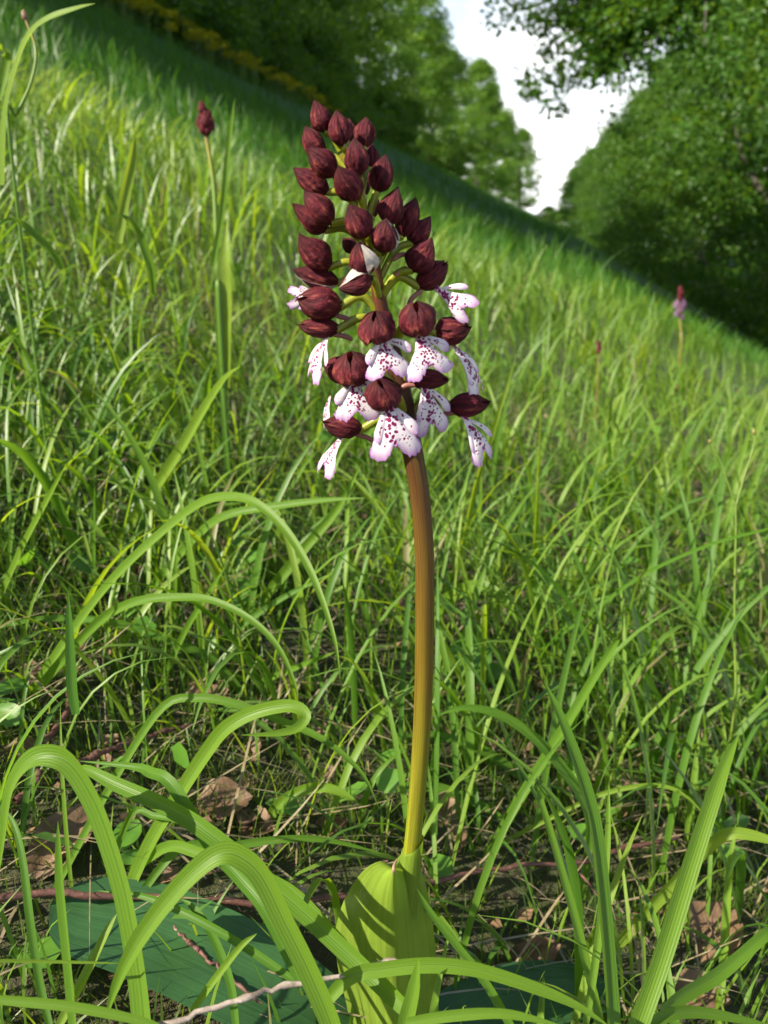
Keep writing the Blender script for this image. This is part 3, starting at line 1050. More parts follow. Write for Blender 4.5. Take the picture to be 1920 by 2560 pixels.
for i, (tp, bs, w, zb, zt, beak, drop) in enumerate(BUDS):
    tpx, bpx = z1(*tp), z1(*bs)
    k = mpp(*bpx)
    B, T = O(*bpx, zb), O(*tpx, zt)
    wid = w * 0.3617 * k
    v, f, u = egg(B, T, wid, ZUP + TOCAM * 0.35 + RIGHT * random.uniform(-0.5, 0.5), phi0=random.uniform(0, 6.28) if i % 3 else 0.4, beak=beak)
    b = opart('bud', v, f, u, M_BUD)
    pedicel(B, bpx[1], zb, b, drop=drop * 0.75 + 12)
    if i in OPEN:
        dr, hf, rs = OPEN[i]
        v, f, u = egg(B, T, wid, dr, 0.0, hf, beak, nr=20, nc=12, rs=rs)
        opart('inner_petal', v, f, u, M_WHITE, b, label='pale inner petal showing where the bud splits open')


def lip_geo(neck, tip, width, yaw, arms=(42, 42), arm_len=0.50, tilt=0.0, cup=0.14, seed=0):
    rng = np.random.default_rng(seed + 100)
    A = tip - neck
    L = np.linalg.norm(A)
    yd = A / L
    n0 = RIGHT * math.sin(yaw) + TOCAM * math.cos(yaw) + ZUP * tilt
    W = unit(np.cross(n0, yd))
    N = np.cross(yd, W)
    nu, nv = 33, 26
    V, UV, ED, SP, NK, F = [], [], [], [], [], []
    us = np.linspace(-1, 1, nu)
    rag = rng.normal(size=nu) * 0.018
    for i in range(nv):
        t = i / (nv - 1)
        for j, uu in enumerate(us):
            e = np.interp(abs(uu), [0, .05, .10, .25, .45, .65, .82, .93, 1], [.82, .76, .79, .92, 1.0, .995, .96, .90, .80]) + rag[j]
            vv = t * e
            hw = np.interp(vv, [0, .12, .25, .38, .5, .62, .75, .88, 1], [.11, .12, .155, .22, .31, .41, .50, .56, .56]) * width
            x = uu * hw + math.copysign(1, uu) * (0.012 * width * max(0, vv - .7) / .3 if abs(uu) > 1e-6 else 0)
            if abs(uu) > 0.9:
                x *= 1 + rag[(i * 5) % nu] * 1.2
            z = -cup * width * uu * uu * (0.35 + vv) + 0.10 * L * math.sin(math.pi * min(1, vv * 0.9)) + 0.022 * width * math.sin(7 * uu + seed) * vv ** 2
            V.append(neck + yd * (vv * L) + W * x + N * z)
            UV.append((x / L + 3 * seed, vv + seed))
            ED.append(float(np.clip((t - 0.74) / 0.26, 0, 1) ** 1.6 * 0.95 * (vv > .5) + np.clip((abs(uu) - .90) / .10, 0, 1) * 0.55 * (vv > .3)))
            SP.append(float(np.clip(1.25 - abs(uu) * 0.75 - max(0, vv - .62) * 2.3, 0, 1) * (1.25 if vv < .35 else 1.0)))
            NK.append(float(np.clip(1 - vv / 0.13, 0, 1)))
    F.append(grid_faces(nv, nu))
    base = len(V)
    for sgn, ang in ((-1, arms[0]), (1, arms[1])):
        if ang is None:
            continue
        a = math.radians(ang)
        na, nc = 12, 7
        for i in range(na):
            t = i / (na - 1)
            aa = a * (1 - 0.25 * t)
            c = neck + yd * (L * (0.12 + arm_len * t * math.cos(aa))) + W * (sgn * (0.06 * width + arm_len * L * t * math.sin(aa))) + N * (0.05 * L * math.sin(math.pi * t) + 0.05 * L * t)
            dr = yd * math.cos(aa) + W * (sgn * math.sin(aa))
            pr = W * math.cos(aa) - yd * (sgn * math.sin(aa))
            hw = 0.098 * width * np.interp(t, [0, .3, .75, .92, 1], [.6, .7, 1.2, 1.0, .35])
            for j in range(nc):
                q = j / (nc - 1) * 2 - 1
                V.append(c + pr * (q * hw) - N * (q * q * hw * 0.35))
                UV.append((q * hw / L + 7 * sgn + 3 * seed, t * arm_len + 5 + seed))
                ED.append(float(np.clip((t - .72) / .28, 0, 1) * 0.8 + 0.25 * (abs(q) > .9)))
                SP.append(float(np.clip(1.05 - abs(q) * 1.1 - max(0, t - .55) * 1.8, 0, 1)))
                NK.append(0.0)
        F.append(grid_faces(na, nc) + base)
        base = len(V)
    return np.array(V), np.vstack(F), np.array(UV), {'edge': ED, 'spot': SP, 'neck': NK}


# hood: tip, base, width (None: hood faces us), depths | lip: neck, tip, width, yaw, depths, arms
FLOWERS = [
    # upper right, half open, lip sticking out to the right
    dict(hood=((1225, 558 - 1), (1005, 100), 175, 0.000, 0.002), lip=((1130, 110), (1385, 285), 190, -25, -0.002, -0.006, (None, 50)), seed=1, px=z2, hoodpx=((1228, -65), (1000, 95))),
    # left, beaked hood with lip behind it
    dict(hood=((165, 195), (485, 235), 232, -0.002, -0.004), lip=((330, 190), (110, 175), 150, -60, 0.006, 0.004, (40, 40)), seed=2, px=z2),
    dict(hood=((160, 372), (470, 392), 138, -0.002, -0.002), lip=((385, 430), (268, 760), 205, -62, -0.003, -0.004, (34, 60)), seed=3, px=z2),
    # front ones
    dict(hood=((705, 280), (738, 470), 240, -0.013, -0.019), front=1, lip=((765, 440), (815, 738), 285, 4, -0.016, -0.019, (52, 78)), seed=4, px=z2),
    dict(hood=((1000, 205), (1012, 440), 235, -0.012, -0.018), front=1, lip=((1020, 425), (1105, 725), 310, 10, -0.015, -0.018, (None, 66)), seed=5, px=z2),
    dict(hood=((1388, 385), (1125, 420), 190, 0.000, 0.000), lip=((1260, 500), (1440, 850), 250, 66, 0.000, 0.003, (20, 30)), seed=6, px=z2),
    dict(hood=((1235, 752), (965, 735), 140, -0.004, -0.004), lip=((1055, 765), (1110, 1125), 260, 22, -0.006, -0.007, (24, 48)), seed=7, px=z2),
    dict(hood=((535, 555), (575, 770), 250, -0.009, -0.014), front=1, lip=((572, 735), (590, 1030), 290, -8, -0.012, -0.013, (55, 92)), seed=8, px=z2),
    dict(hood=((745, 745), (785, 925), 215, -0.015, -0.022), front=1, lip=((800, 890), (868, 1290), 318, 6, -0.018, -0.021, (30, 46)), seed=9, px=z2),
    dict(hood=((340, 1042), (625, 1085), 155, 0.000, -0.002), lip=((490, 1120), (345, 1400), 185, -52, -0.001, -0.003, (None, None)), seed=10, px=z2),
    dict(hood=((345, 650), (560, 690), 190, 0.006, 0.006), lip=((400, 850), (375, 1090), 120, -66, 0.004, 0.003, (18, 30)), seed=11, px=z2),
    dict(hood=((1520, 908), (1222, 925), 165, 0.000, -0.002), lip=((1325, 985), (1480, 1315), 190, 40, -0.003, -0.004, (22, 44)), seed=12, px=z2),
]
for fl in FLOWERS:
    px = fl['px']
    tp, bs, w, zb, zt = fl['hood']
    if 'hoodpx' in fl:
        tp, bs = fl['hoodpx']
    tpx, bpx = px(*tp), px(*bs)
    k = mpp(*bpx)
    B, T = O(*bpx, zb), O(*tpx, zt)
    wid = w * 0.3617 * k
    (ln, lt, lw, yaw, zn, ztp, arms) = fl['lip']
    # ovary from the rachis
    ry = bpx[1] + 34
    A = O(rachis(ry), ry, 0.0)
    d = B - A
    mid = A + d * 0.5 + ZUP * (0.22 * np.linalg.norm(d) + 0.002)
    P = smooth_path([A, mid, B + (B - mid) * 0.15], 14)
    v, f, u = tube_geo(P, np.linspace(10, 11, 14) * k, 10, 0.02)
    fo = opart('flower', v, f, u, M_PEDICEL)
    up = ZUP + TOCAM * 0.15
    front = fl.get('front')
    if front:
        up = HEAD + RIGHT * random.uniform(-0.35, 0.35)
    for n_, (ph, hf, rs) in enumerate(((0.0, 1.25, 1.0), (1.92, 1.20, 1.045), (-1.85, 1.26, 1.07)) if front else ((0.0, 1.25, 1.0), (2.0, 1.22, 1.035), (-2.0, 1.22, 1.05))):
        v, f, u = egg(B, T, wid, up, phi0=ph, half=hf, beak=0.05 + 0.03 * n_, nr=20, nc=16, rs=rs, taper=[.35, .6, .92, 1, 1.02, 1.0, .4] if front and n_ else None, tipcurl=(0.30 if front else 0.35) if n_ else 0.12)
        opart('sepal', v, f, u, M_BUD, fo)
    # column and spur inside
    C = B + (T - B) * 0.45
    if front:
        C = B + (T - B) * 0.30 + TOCAM * wid * 0.30 + ZUP * wid * 0.2
    v, f, u = ellipsoid(C - ZUP * wid * 0.22, RIGHT * wid * 0.17, ZUP * wid * 0.24, TOCAM * wid * 0.2)
    opart('column', v, f, u, M_COLUMN, fo)
    sp = smooth_path([B + (T - B) * 0.15 - ZUP * wid * 0.30, B - (T - B) * 0.12 - ZUP * wid * 0.36, B - (T - B) * 0.28 - ZUP * wid * 0.52], 9)
    v, f, u = tube_geo(sp, np.array([6, 6.5, 6.5, 6.5, 6.5, 6.5, 6, 5, 2.0]) * k, 9)
    opart('spur', v, f, u, M_SPUR, fo)
    neck, tip = O(*px(*ln), zn), O(*px(*lt), ztp)
    v, f, u, at_ = lip_geo(neck, tip, lw * 0.3617 * k, math.radians(yaw), arms, 0.62, 0.15, seed=fl['seed'])
    opart('lip', v, f, u, M_LIP, fo, attrs=at_)

# extra spurs under the half-open buds
for (x, y, x2, y2) in ((835, 1195, 915, 1150), (850, 1300, 930, 1245)):
    a, b = O(*z1(x, y), -0.003), O(*z1(x2, y2), -0.001)
    P = smooth_path([a, 0.5 * (a + b) + ZUP * 0.0006, b], 8)
    v, f, u = tube_geo(P, np.array([2.0, 5.5, 6.5, 6.5, 6.5, 6.5, 6.5, 6]) * mpp(900, 600), 9)
    opart('spur', v, f, u, M_SPUR)


# clasping leaf folded round the foot of the stem
def clasping_leaf():
    Lx = [(885, 2625), (868, 2520), (845, 2420), (838, 2350), (845, 2295), (866, 2238), (905, 2180), (945, 2154), (972, 2160), (984, 2172)]
    Kx = [(1002, 2625), (997, 2530), (992, 2440), (989, 2370), (987, 2310), (986, 2265), (985, 2225), (984.5, 2198), (984, 2182), (984, 2172)]
    Rx = [(1092, 2625), (1097, 2530), (1094, 2440), (1089, 2370), (1081, 2300), (1070, 2235), (1054, 2180), (1032, 2144), (1010, 2130), (990, 2150)]
    n, half = 34, 9
    sm = lambda T: smooth_path([(x, y, 0) for x, y in T], n)[:, :2]
    Lp, Kp, Rp = sm(Lx), sm(Kx), sm(Rx)
    V, UV = [], []
    for i in range(n):
        t = i / (n - 1)
        kd = -0.017 + 0.004 * t
        for j in range(2 * half + 1):
            q = (j - half) / half
            e = Lp[i] if q < 0 else Rp[i]
            a = abs(q)
            p = Kp[i] * (1 - a) + e * a
            if q < 0:
                d = kd + 0.019 * a ** 1.15 * (1 - 0.25 * t) - 0.003 * math.sin(math.pi * a)
            else:
                d = kd + 0.024 * a ** 1.0 - 0.030 * max(0, a - 0.72) ** 1.5 * (1 - t)
            V.append(O(p[0], p[1], d))
            UV.append(((q + 1) / 2, t))
    V = np.array(V)
    opart('leaf', V, grid_faces(n, 2 * half + 1), np.array(UV), M_OLEAF, label='pale yellow green leaf folded round the foot of the stem')
    # sheath round the stem just above it
    P = smooth_path([O(1012, 2300), O(1022, 2200), O(1030, 2130), O(1034, 2096)], 12)
    v, f, u = tube_geo(P, np.linspace(29, 25.5, 12) * mpp(1030, 2150), 18)
    # slanted mouth: pull the left side of the top down
    c = P[-1]
    for idx in range(len(v)):
        i = idx // 18
        sd_ = float((v[idx] - P[i]) @ RIGHT) / (27 * mpp(1030, 2150))
        if i >= 8:
            v[idx] -= ZUP * 0.0042 * (i - 7) / 4 * (0.7 - sd_ * 1.0)
    opart('sheath', v, f, u, M_OLEAF)
    # brown pinched leaf tip
    a = O(984, 2172, -0.013)
    P = smooth_path([O(983, 2185, -0.0135), a, O(987, 2160, -0.011), O(993, 2146, -0.009)], 8)
    v, f, u = tube_geo(P, np.array([2, 4, 4.5, 4.5, 4, 3.5, 2.5, 1]) * mpp(984, 2170), 8)
    opart('leaf_tip', v, f, u, M_DEAD)


clasping_leaf()


def broad_leaf(name, pts, hw_px, mat, parent, fold=0.18, ncol=9, n=22, nrm=None, prof=None, label=None, org=None, ripple=0.04):
    """pts: (px, py, depth); a broad leaf along that midrib."""
    P = smooth_path([at(x, y, d) for x, y, d in pts], n)
    dm = float((P[n // 2] - CAM) @ FWD)
    t = np.linspace(0, 1, n)
    pr = np.interp(t, [0, .12, .35, .6, .8, .93, 1], prof or [.35, .7, .98, 1, .78, .4, .02])
    v, f, u = ribbon_geo(P, pr * hw_px * dm / FPX, nrm if nrm is not None else unit(ZUP + TOCAM * 0.5), fold, ncol, ripple)
    me = make_mesh(name, v - (OB if org is None else org), f, uv=u, mat=mat)
    return put(name, me, parent, label=label)


hd = lambda x, y, k=0.97: hit_depth(x, y) * k
dO = ORCH_T
broad_leaf('leaf', [(960, 2640, dO - 0.005), (800, 2540, hd(800, 2540, 0.965)), (600, 2430, hd(600, 2430, 0.95)), (380, 2330, hd(380, 2330, 0.95)), (210, 2290, hd(210, 2290, .955)), (125, 2262, hd(125, 2262, .955))], 128, M_BLEAF, OR, 0.12, 11, 26, unit(ZUP + TOCAM * 0.3 + RIGHT * 0.15),
           [.5, .75, 1, 1.0, .85, .5, .02], 'dark glossy basal leaf spread flat on the ground')
broad_leaf('leaf', [(1010, 2640, dO - 0.003), (1120, 2570, hd(1120, 2570, .96)), (1280, 2500, hd(1280, 2500, .955)), (1420, 2480, hd(1420, 2480, .955)), (1560, 2490, hd(1560, 2490, .96))], 88, M_BLEAF, OR, 0.12, 11, 22, unit(ZUP + TOCAM * 0.3),
           [.5, .75, 1, 1.0, .85, .5, .02], 'green basal leaf with sunlit patches low behind the grass')

# ------------------------------------------------------------------ long single grass blades, traced one by one
z4 = lambda x, y: (0.5787 * x, 1700 + 0.5787 * y)
z5 = lambda x, y: (960 + 0.5787 * x, 1700 + 0.5787 * y)
z8 = lambda x, y: (0.5787 * x, 860 + 0.5787 * y)
z9 = lambda x, y: (960 + 0.5787 * x, 860 + 0.5787 * y)
z6 = lambda x, y: (0.5787 * x, 0.5787 * y)

FORE = 'long grass blades arching in front of the orchid'
SIDE = 'long grass blades standing beside the orchid'
BACK = 'long grass blades arching behind the orchid'
# name of view, points from root to tip, full width there, depth (None: from the ground at the root) and change towards the tip, tint, label, group
HB = [
    (z4, [(640, 1620), (620, 1486), (600, 1300), (570, 1100), (530, 900), (470, 700), (400, 520), (300, 365), (200, 325), (110, 360), (40, 480), (10, 700), (-15, 900)], 104, 0.285, 0.02, .55, 'broad keeled grass blade bent over in a high arch beside the dark basal leaf', None),
    (z4, [(1460, 1620), (1430, 1486), (1330, 1250), (1230, 1050), (1130, 850), (1040, 765), (960, 748), (870, 800), (750, 920), (620, 1090), (540, 1230), (490, 1350), (455, 1470)], 92, 0.272, 0.0, .62, 'broad pale grass blade arching over with its tip hanging above the basal leaf', None),
    (z4, [(1760, 1430), (1659, 1330), (1500, 1180), (1250, 950), (900, 660), (700, 540), (500, 450), (370, 385), (330, 400)], 74, 0.285, 0.06, .5, 'long grass blade lying aslant from the clasping leaf across two others', None),
    (z4, [(520, 1010), (560, 900), (650, 700), (770, 500), (900, 300), (980, 205), (1100, 140), (1250, 112), (1318, 150), (1280, 208), (1180, 232), (1040, 238)], 62, None, -0.03, .66, 'grass blade hooked back on itself at the tip on the mossy side of the stem', None),
    (z4, [(1300, 1300), (1150, 1000), (1040, 860), (900, 700), (740, 450), (650, 400), (580, 375), (345, 350)], 56, 0.30, 0.05, .35, 'darker grass blade with a torn end beside the arched ones', None),
    (z4, [(320, 1540), (295, 1250), (265, 950), (255, 800), (250, 610)], 48, 0.30, 0.0, .45, 'short upright pointed grass blade near the dark basal leaf', None),
    (z4, [(215, 1500), (170, 1300), (125, 1000), (100, 780), (60, 620), (0, 545)], 34, 0.30, 0.03, .25, 'long grass blade rising in front of the fallen brown leaf', FORE),
    (z4, [(-30, 1212), (200, 1216), (530, 1224)], 14, 0.27, 0.01, .8, 'thin straight grass stalk lying level above the basal leaf', None),
    (z4, [(250, 1500), (360, 1290), (450, 1110), (505, 1010)], 40, 0.30, 0.01, .85, 'sunlit yellow green blade stub slanting beside the broad arch', None),
    (z4, [(-20, 1380), (300, 1410), (600, 1470), (760, 1530)], 40, 0.26, 0.0, .6, 'grass blade lying flat below the basal leaf', FORE),
    (z4, [(830, 1430), (930, 1290), (1040, 1150), (1110, 1095)], 30, 0.30, 0.0, .75, 'thin grass blade crossing the dark basal leaf', FORE),
    (z4, [(1300, 1320), (1100, 1180), (900, 1060), (740, 980), (600, 930), (420, 910)], 34, 0.31, 0.03, .3, 'bluish grass blade stretched over the dark basal leaf', None),
    (z4, [(1020, 1500), (1000, 1330), (960, 1200), (900, 1070), (830, 980), (780, 945)], 36, 0.315, 0.02, .3, 'dark curved grass blade standing on the dark basal leaf', None),
    (z4, [(500, 1080), (760, 740), (980, 720), (1200, 690), (1400, 690), (1659, 750)], 34, None, 0.02, .4, 'grey green blade running level on the mossy side of the stem foot', BACK),
    (z4, [(560, 830), (720, 720), (850, 745), (1000, 800), (1250, 900), (1450, 1090), (1640, 1290)], 46, 0.40, -0.06, .55, 'striped grass blade sagging towards the clasping leaf', None),
    (z4, [(240, 900), (500, 420), (700, 120), (850, 78), (1000, 100), (1200, 170), (1400, 260), (1560, 400), (1640, 560)], 36, None, -0.02, .45, 'long grass blade arching high from the moss over to the stem foot', None),
    (z4, [(420, 980), (560, 590), (660, 585), (800, 620), (980, 740), (1180, 800)], 26, None, -0.02, .4, 'long grass blade arching on the mossy side of the stem foot', BACK),
    (z4, [(1150, 640), (1200, 540), (1300, 480), (1400, 465), (1480, 490), (1560, 540)], 44, None, -0.01, .72, 'short bright grass blade bowed just beside the yellow stem foot', None),
    (z8, [(110, 1580), (170, 1486), (300, 1330), (450, 1180), (600, 1110), (780, 1095), (920, 1110), (1080, 1190), (1200, 1310), (1270, 1460), (1290, 1560)], 38, None, -0.10, .5, 'long thin grass blade in a wide low arch over the twigs', None),
    (z8, [(1080, 1560), (1000, 1450), (900, 1352), (800, 1310), (600, 1232), (400, 1190), (180, 1188), (0, 1222), (-60, 1250)], 34, None, -0.04, .42, 'long grass blade in a flat arch below the twig', BACK),
    (z8, [(120, 1540), (190, 1420), (400, 1120), (560, 940), (750, 770), (880, 680), (1000, 660), (1110, 690), (1230, 800), (1330, 960), (1400, 1130), (1450, 1300), (1470, 1450)], 42, None, -0.12, .6, 'tall grass blade in the highest arch on the mossy side of the stem', None),
    (z8, [(600, 1130), (700, 1000), (850, 830), (980, 740), (1200, 700), (1400, 675), (1580, 665)], 40, None, -0.08, .5, 'long grass blade bent over level towards the lowest flowers', None),
    (z8, [(480, 900), (620, 690), (750, 500), (880, 280), (970, 150), (1040, 95)], 46, None, -0.08, .8, 'bright straight grass blade slanting up to the lowest flowers', None),
    (z8, [(380, 1020), (350, 950), (280, 760), (200, 600), (100, 480), (0, 420), (-40, 405)], 42, None, -0.10, .35, 'long grass blade drooping towards the moss', SIDE),
    (z8, [(-20, 1150), (0, 1100), (100, 870), (200, 680), (290, 510)], 36, None, -0.06, .7, 'straight pointed grass blade slanting above the moss', None),
    (z8, [(760, 470), (740, 280), (700, 160), (640, 150), (580, 230), (520, 380), (490, 520)], 62, None, -0.05, .82, 'wide pale grass blade folded over in the sunlit grass', None),
    (z8, [(1080, 1200), (1150, 1090), (1300, 900), (1450, 720), (1560, 520)], 44, None, -0.03, .62, 'straight grass blade slanting up behind the stem', BACK),
    (z8, [(330, 1600), (312, 1486), (303, 1300), (295, 1070)], 44, 0.36, 0.0, .12, 'dark upright grass blade crossing the slanting twig', None),
    (z8, [(745, 1300), (757, 1000), (765, 740)], 22, None, -0.05, .55, 'thin upright grass blade on the mossy side of the stem', SIDE),
    (z8, [(400, 1150), (408, 850), (408, 610)], 22, None, -0.05, .4, 'thin upright grass blade on the mossy side of the stem', SIDE),
    (z8, [(690, 1486), (800, 1240), (900, 1080), (980, 950)], 26, None, -0.04, .5, 'thin upright grass blade on the mossy side of the stem', SIDE),
    (z8, [(880, 1330), (1000, 1250), (1200, 1110), (1430, 990)], 30, None, -0.03, .3, 'grey green blade leaning to the stem over the twigs', None),
    (z8, [(1080, 1480), (1250, 1410), (1455, 1328)], 26, None, -0.05, .5, 'narrow pointed blade low beside the stem', None),
    (z5, [(1000, 1620), (990, 1486), (960, 1100), (920, 700), (880, 500), (780, 200), (690, 0)], 76, 0.30, 0.02, .36, 'tall dark grooved grass blade standing between the clasping leaf and the twig end', None),
    (z5, [(1050, 1620), (1100, 1486), (1200, 1200), (1300, 880), (1400, 570), (1470, 370), (1535, 230)], 82, 0.30, 0.05, .62, 'tall broad grass blade leaning away from the orchid past the twig end', None),
    (z5, [(960, 1200), (1000, 1150), (1250, 880), (1400, 720), (1500, 662), (1659, 690), (1740, 740)], 58, None, -0.03, .85, 'bright grass blade curving over beside the toothed leaf', None),
    (z5, [(560, 1530), (540, 1480), (420, 1280), (220, 1030), (140, 900)], 36, 0.315, 0.0, .4, 'pale narrow blade leaning on the clasping leaf', None),
    (z5, [(80, 1540), (90, 1486), (125, 1350), (150, 1205)], 64, 0.275, 0.0, .6, 'short sharp blade standing in front of the clasping leaf', None),
    (z5, [(-250, 1385), (-140, 1280), (0, 1250), (200, 1232), (400, 1252), (620, 1318), (820, 1400), (980, 1500)], 60, 0.283, 0.0, .64, 'broad grass blade lying level across the clasping leaf', None),
    (z5, [(960, 1600), (880, 1250), (830, 1050), (760, 800), (690, 560), (655, 455)], 38, 0.37, 0.01, .5, 'blunt cut grass stalk leaning behind the twig', None),
    (z5, [(850, 950), (890, 650), (850, 500), (760, 370), (650, 250), (500, 150), (350, 120), (220, 155)], 46, None, -0.02, .38, 'big grass blade bowed over from the twig back to the stem', None),
    (z5, [(640, 470), (600, 420), (400, 292), (200, 236), (60, 250)], 44, None, -0.02, .35, 'grass blade arching back towards the stem', BACK),
    (z5, [(430, 745), (750, 580), (950, 490), (1160, 455), (1300, 500), (1440, 650)], 20, None, -0.02, .8, 'thin curved grass blade above the twig', BACK),
    (z5, [(440, 780), (560, 560), (700, 330), (800, 170), (900, 0), (1000, -160), (1010, -200)], 42, None, -0.04, .45, 'grey green blade slanting up from the twig', None),
    (z5, [(100, 1480), (300, 1450), (520, 1442), (760, 1490)], 44, 0.26, 0.0, .6, 'grass blade lying low in front of the clasping leaf', FORE),
    (z5, [(1200, 1440), (1300, 1360), (1450, 1270), (1659, 1090), (1720, 1050)], 58, 0.36, 0.05, .45, 'dark green grass blade slanting past the brown fallen leaf', None),
    (z5, [(1150, 1486), (1250, 1440), (1400, 1440), (1700, 1500)], 50, 0.31, 0.02, .5, 'low grass blade beside the broad leaning one', FORE),
    (z5, [(860, 1540), (900, 1300), (940, 1000), (965, 700), (972, 435)], 34, 0.36, 0.02, .6, 'thin upright blade beside the tall dark grooved blade', None),
    (z5, [(1440, 1520), (1470, 1150), (1490, 850), (1520, 620)], 34, 0.46, 0.02, .7, 'upright grass blade among the grass past the twig end', SIDE),
    (z5, [(0, 470), (200, 460), (330, 500), (470, 570), (560, 650)], 40, None, 0.0, .4, 'grass blade arching over behind the stem foot', BACK),
    (z9, [(250, 1080), (330, 900), (400, 600), (470, 380), (580, 20)], 26, None, -0.12, .9, 'long straight pale grass stalk leaning behind the lowest flower', None),
    (z9, [(640, 1060), (655, 800), (668, 500), (685, 120)], 18, None, -0.15, .75, 'long thin grass stalk standing upright in the sunlit grass', None),
    (z9, [(560, 1410), (800, 1230), (1100, 1010), (1400, 870), (1659, 800), (1700, 790)], 16, None, -0.2, .25, 'long thin dark grass stalk slanting over the sunlit grass', None),
    (z9, [(860, 1486), (930, 1380), (1005, 1280)], 40, None, -0.03, .35, 'pale bluish blade tip pointing up in the sunlit grass', None),
    (z9, [(640, 1340), (800, 1335), (950, 1345)], 30, None, -0.03, .55, 'level grass blade low in the sunlit grass', None),
    (z9, [(730, 1170), (880, 1000), (1035, 810)], 30, None, -0.05, .4, 'straight grey green blade leaning in the sunlit grass', None),
    (z9, [(210, 1230), (260, 1120), (350, 1060), (440, 1050), (520, 1110), (580, 1210)], 56, None, -0.06, .6, 'wide pale grass blade arching just beside the brown stem', None),
    (z6, [(10, 800), (20, 520), (60, 320), (120, 160), (200, 85), (320, 40), (410, 15)], 48, 0.62, -0.05, .8, 'tall bright grass blade curving over above the nodding stalk', None),
    (z6, [(-10, 430), (30, 250), (0, 210), (-50, 160)], 40, 0.7, -0.02, .7, 'bent grass blade near the nodding stalk', SIDE),
    (z6, [(920, 1150), (960, 900), (985, 650), (1015, 420)], 26, 0.8, -0.04, .55, 'tall pale grass blade beside the small orchid in bud', None),
    (z6, [(510, 1050), (540, 850), (570, 700), (585, 580)], 44, 0.66, -0.02, .9, 'wide pale grass blade catching the sun on the slope', None),
    (z6, [(660, 1270), (650, 1150), (600, 1010), (540, 940), (470, 935)], 34, 0.55, -0.03, .55, 'drooping grass blade on the slope below the small orchid', SIDE),
    (z6, [(270, 1160), (200, 1060), (100, 970), (40, 950), (-40, 1000)], 30, 0.52, -0.03, .45, 'grass blade drooping over on the mossy slope', SIDE),
]


def hero_blade(view, pts, w, d, dd, tint, label, group):
    P2 = [view(*p) for p in pts]
    d0 = d if d else hit_depth(*P2[0]) * 0.995
    n = max(18, len(P2) * 4)
    q = smooth_path([(x, y, 0) for x, y in P2], n)
    P = []
    for i, (x, y, _) in enumerate(q):
        t = i / (n - 1)
        dep = d0 + dd * t
        lim = hit_depth(x, y) - 0.004
        P.append((x, y, min(dep, lim)))
    P = np.array(P)
    ds = P[:, 2].copy()
    for _ in range(3):
        ds[1:-1] = (ds[:-2] + ds[1:-1] + ds[2:]) / 3
    W3 = np.array([at(x, y, z) for (x, y, _), z in zip(P, ds)])
    s = np.linspace(0, 1, n)
    hw = w * 0.5787 / 2 * ds / FPX * np.interp(s, [0, .12, .45, .75, .9, 1], [.82, .97, 1.0, .78, .42, .03])
    # the flat of the blade turns slowly
    tc_ = random.uniform(-0.5, 0.5)
    N = []
    for i in range(n):
        a = tc_ + 0.6 * math.sin(2.5 * s[i] + w)
        N.append(unit(TOCAM * 0.75 + ZUP * 0.65 + RIGHT * a * 0.6))
    v, f, u = ribbon_geo(W3, hw * 1.06, np.array(N), 0.42, 5)
    # root goes on into the sward
    root = W3[0]
    me = make_mesh('grass_blade', v - root, f, uv=u, attrs={'tint': np.full(len(v), tint)}, mat=M_GRASS)
    o = put('grass_blade', me, label=label, cat='grass blade', group=group)
    o.location = root


for h in HB:
    hero_blade(*h)

# ------------------------------------------------------------------ twigs
def twig(name, pts, r_px, mat, label, branches=(), group=None, knots=7):
    P = smooth_path([at(*p) for p in pts], 46)
    org = P[0].copy()
    dm = float((P.mean(0) - CAM) @ FWD)
    rng = np.random.default_rng(len(pts) * 7 + int(r_px * 10))
    P = P + rng.normal(size=P.shape) * 0.00035
    rr = np.linspace(1.15, 0.75, 46) * r_px * dm / FPX
    for kx in rng.integers(3, 43, knots):
        rr[kx] *= 1.5
        rr[kx + 1] *= 1.2
    rr[-1] *= 0.4
    v, f, u = tube_geo(P, rr, 9, 0.08)
    root = put(name, make_mesh(name, v - org, f, uv=u, mat=mat), label=label, cat='twig', group=group)
    root.location = org
    for bp in branches:
        Q = smooth_path([at(*p) for p in bp], 12)
        v, f, u = tube_geo(Q, np.linspace(0.75, 0.3, 12) * r_px * dm / FPX, 7, 0.08)
        put('side_shoot', make_mesh('side_shoot', v - org, f, uv=u, mat=mat), root)
    return root


def gp(view, x, y, k=0.955):
    px, py = view(x, y)
    return (px, py, hit_depth(px, py) * k)


T1 = [gp(z4, x, y, .94) for x, y in ((-40, 950), (200, 918), (420, 930), (700, 942), (950, 952), (1130, 976), (1330, 955), (1500, 928))] + [gp(z5, x, y, .93) for x, y in ((80, 905), (195, 875), (400, 830), (580, 800), (800, 800), (920, 765), (1060, 722), (1240, 690), (1280, 665))]
twig('twig', T1, 7.0, M_TWIG, 'long red brown twig lying on the ground behind the clasping leaf',
     branches=([gp(z5, 800, 800, .93), gp(z5, 860, 850, .93), gp(z5, 925, 935, .94)], [gp(z4, 945, 945), gp(z4, 980, 915), gp(z4, 1022, 888)], [gp(z5, 560, 803, .93), gp(z5, 585, 785, .93), gp(z5, 605, 768, .93)]))
f2 = 0.262
twig('twig', [(*z4(x, y), f2 + 0.005 * i) for i, (x, y) in enumerate(((640, 1500), (850, 1440), (1060, 1375), (1200, 1330), (1400, 1300), (1560, 1250), (1659, 1215)))] + [(1001, 2408, .292), (1022, 2416, .293), (1040, 2433, .294)],
     6.2, M_TWIGPALE, 'pale grey broken twig lying across the clasping leaf')
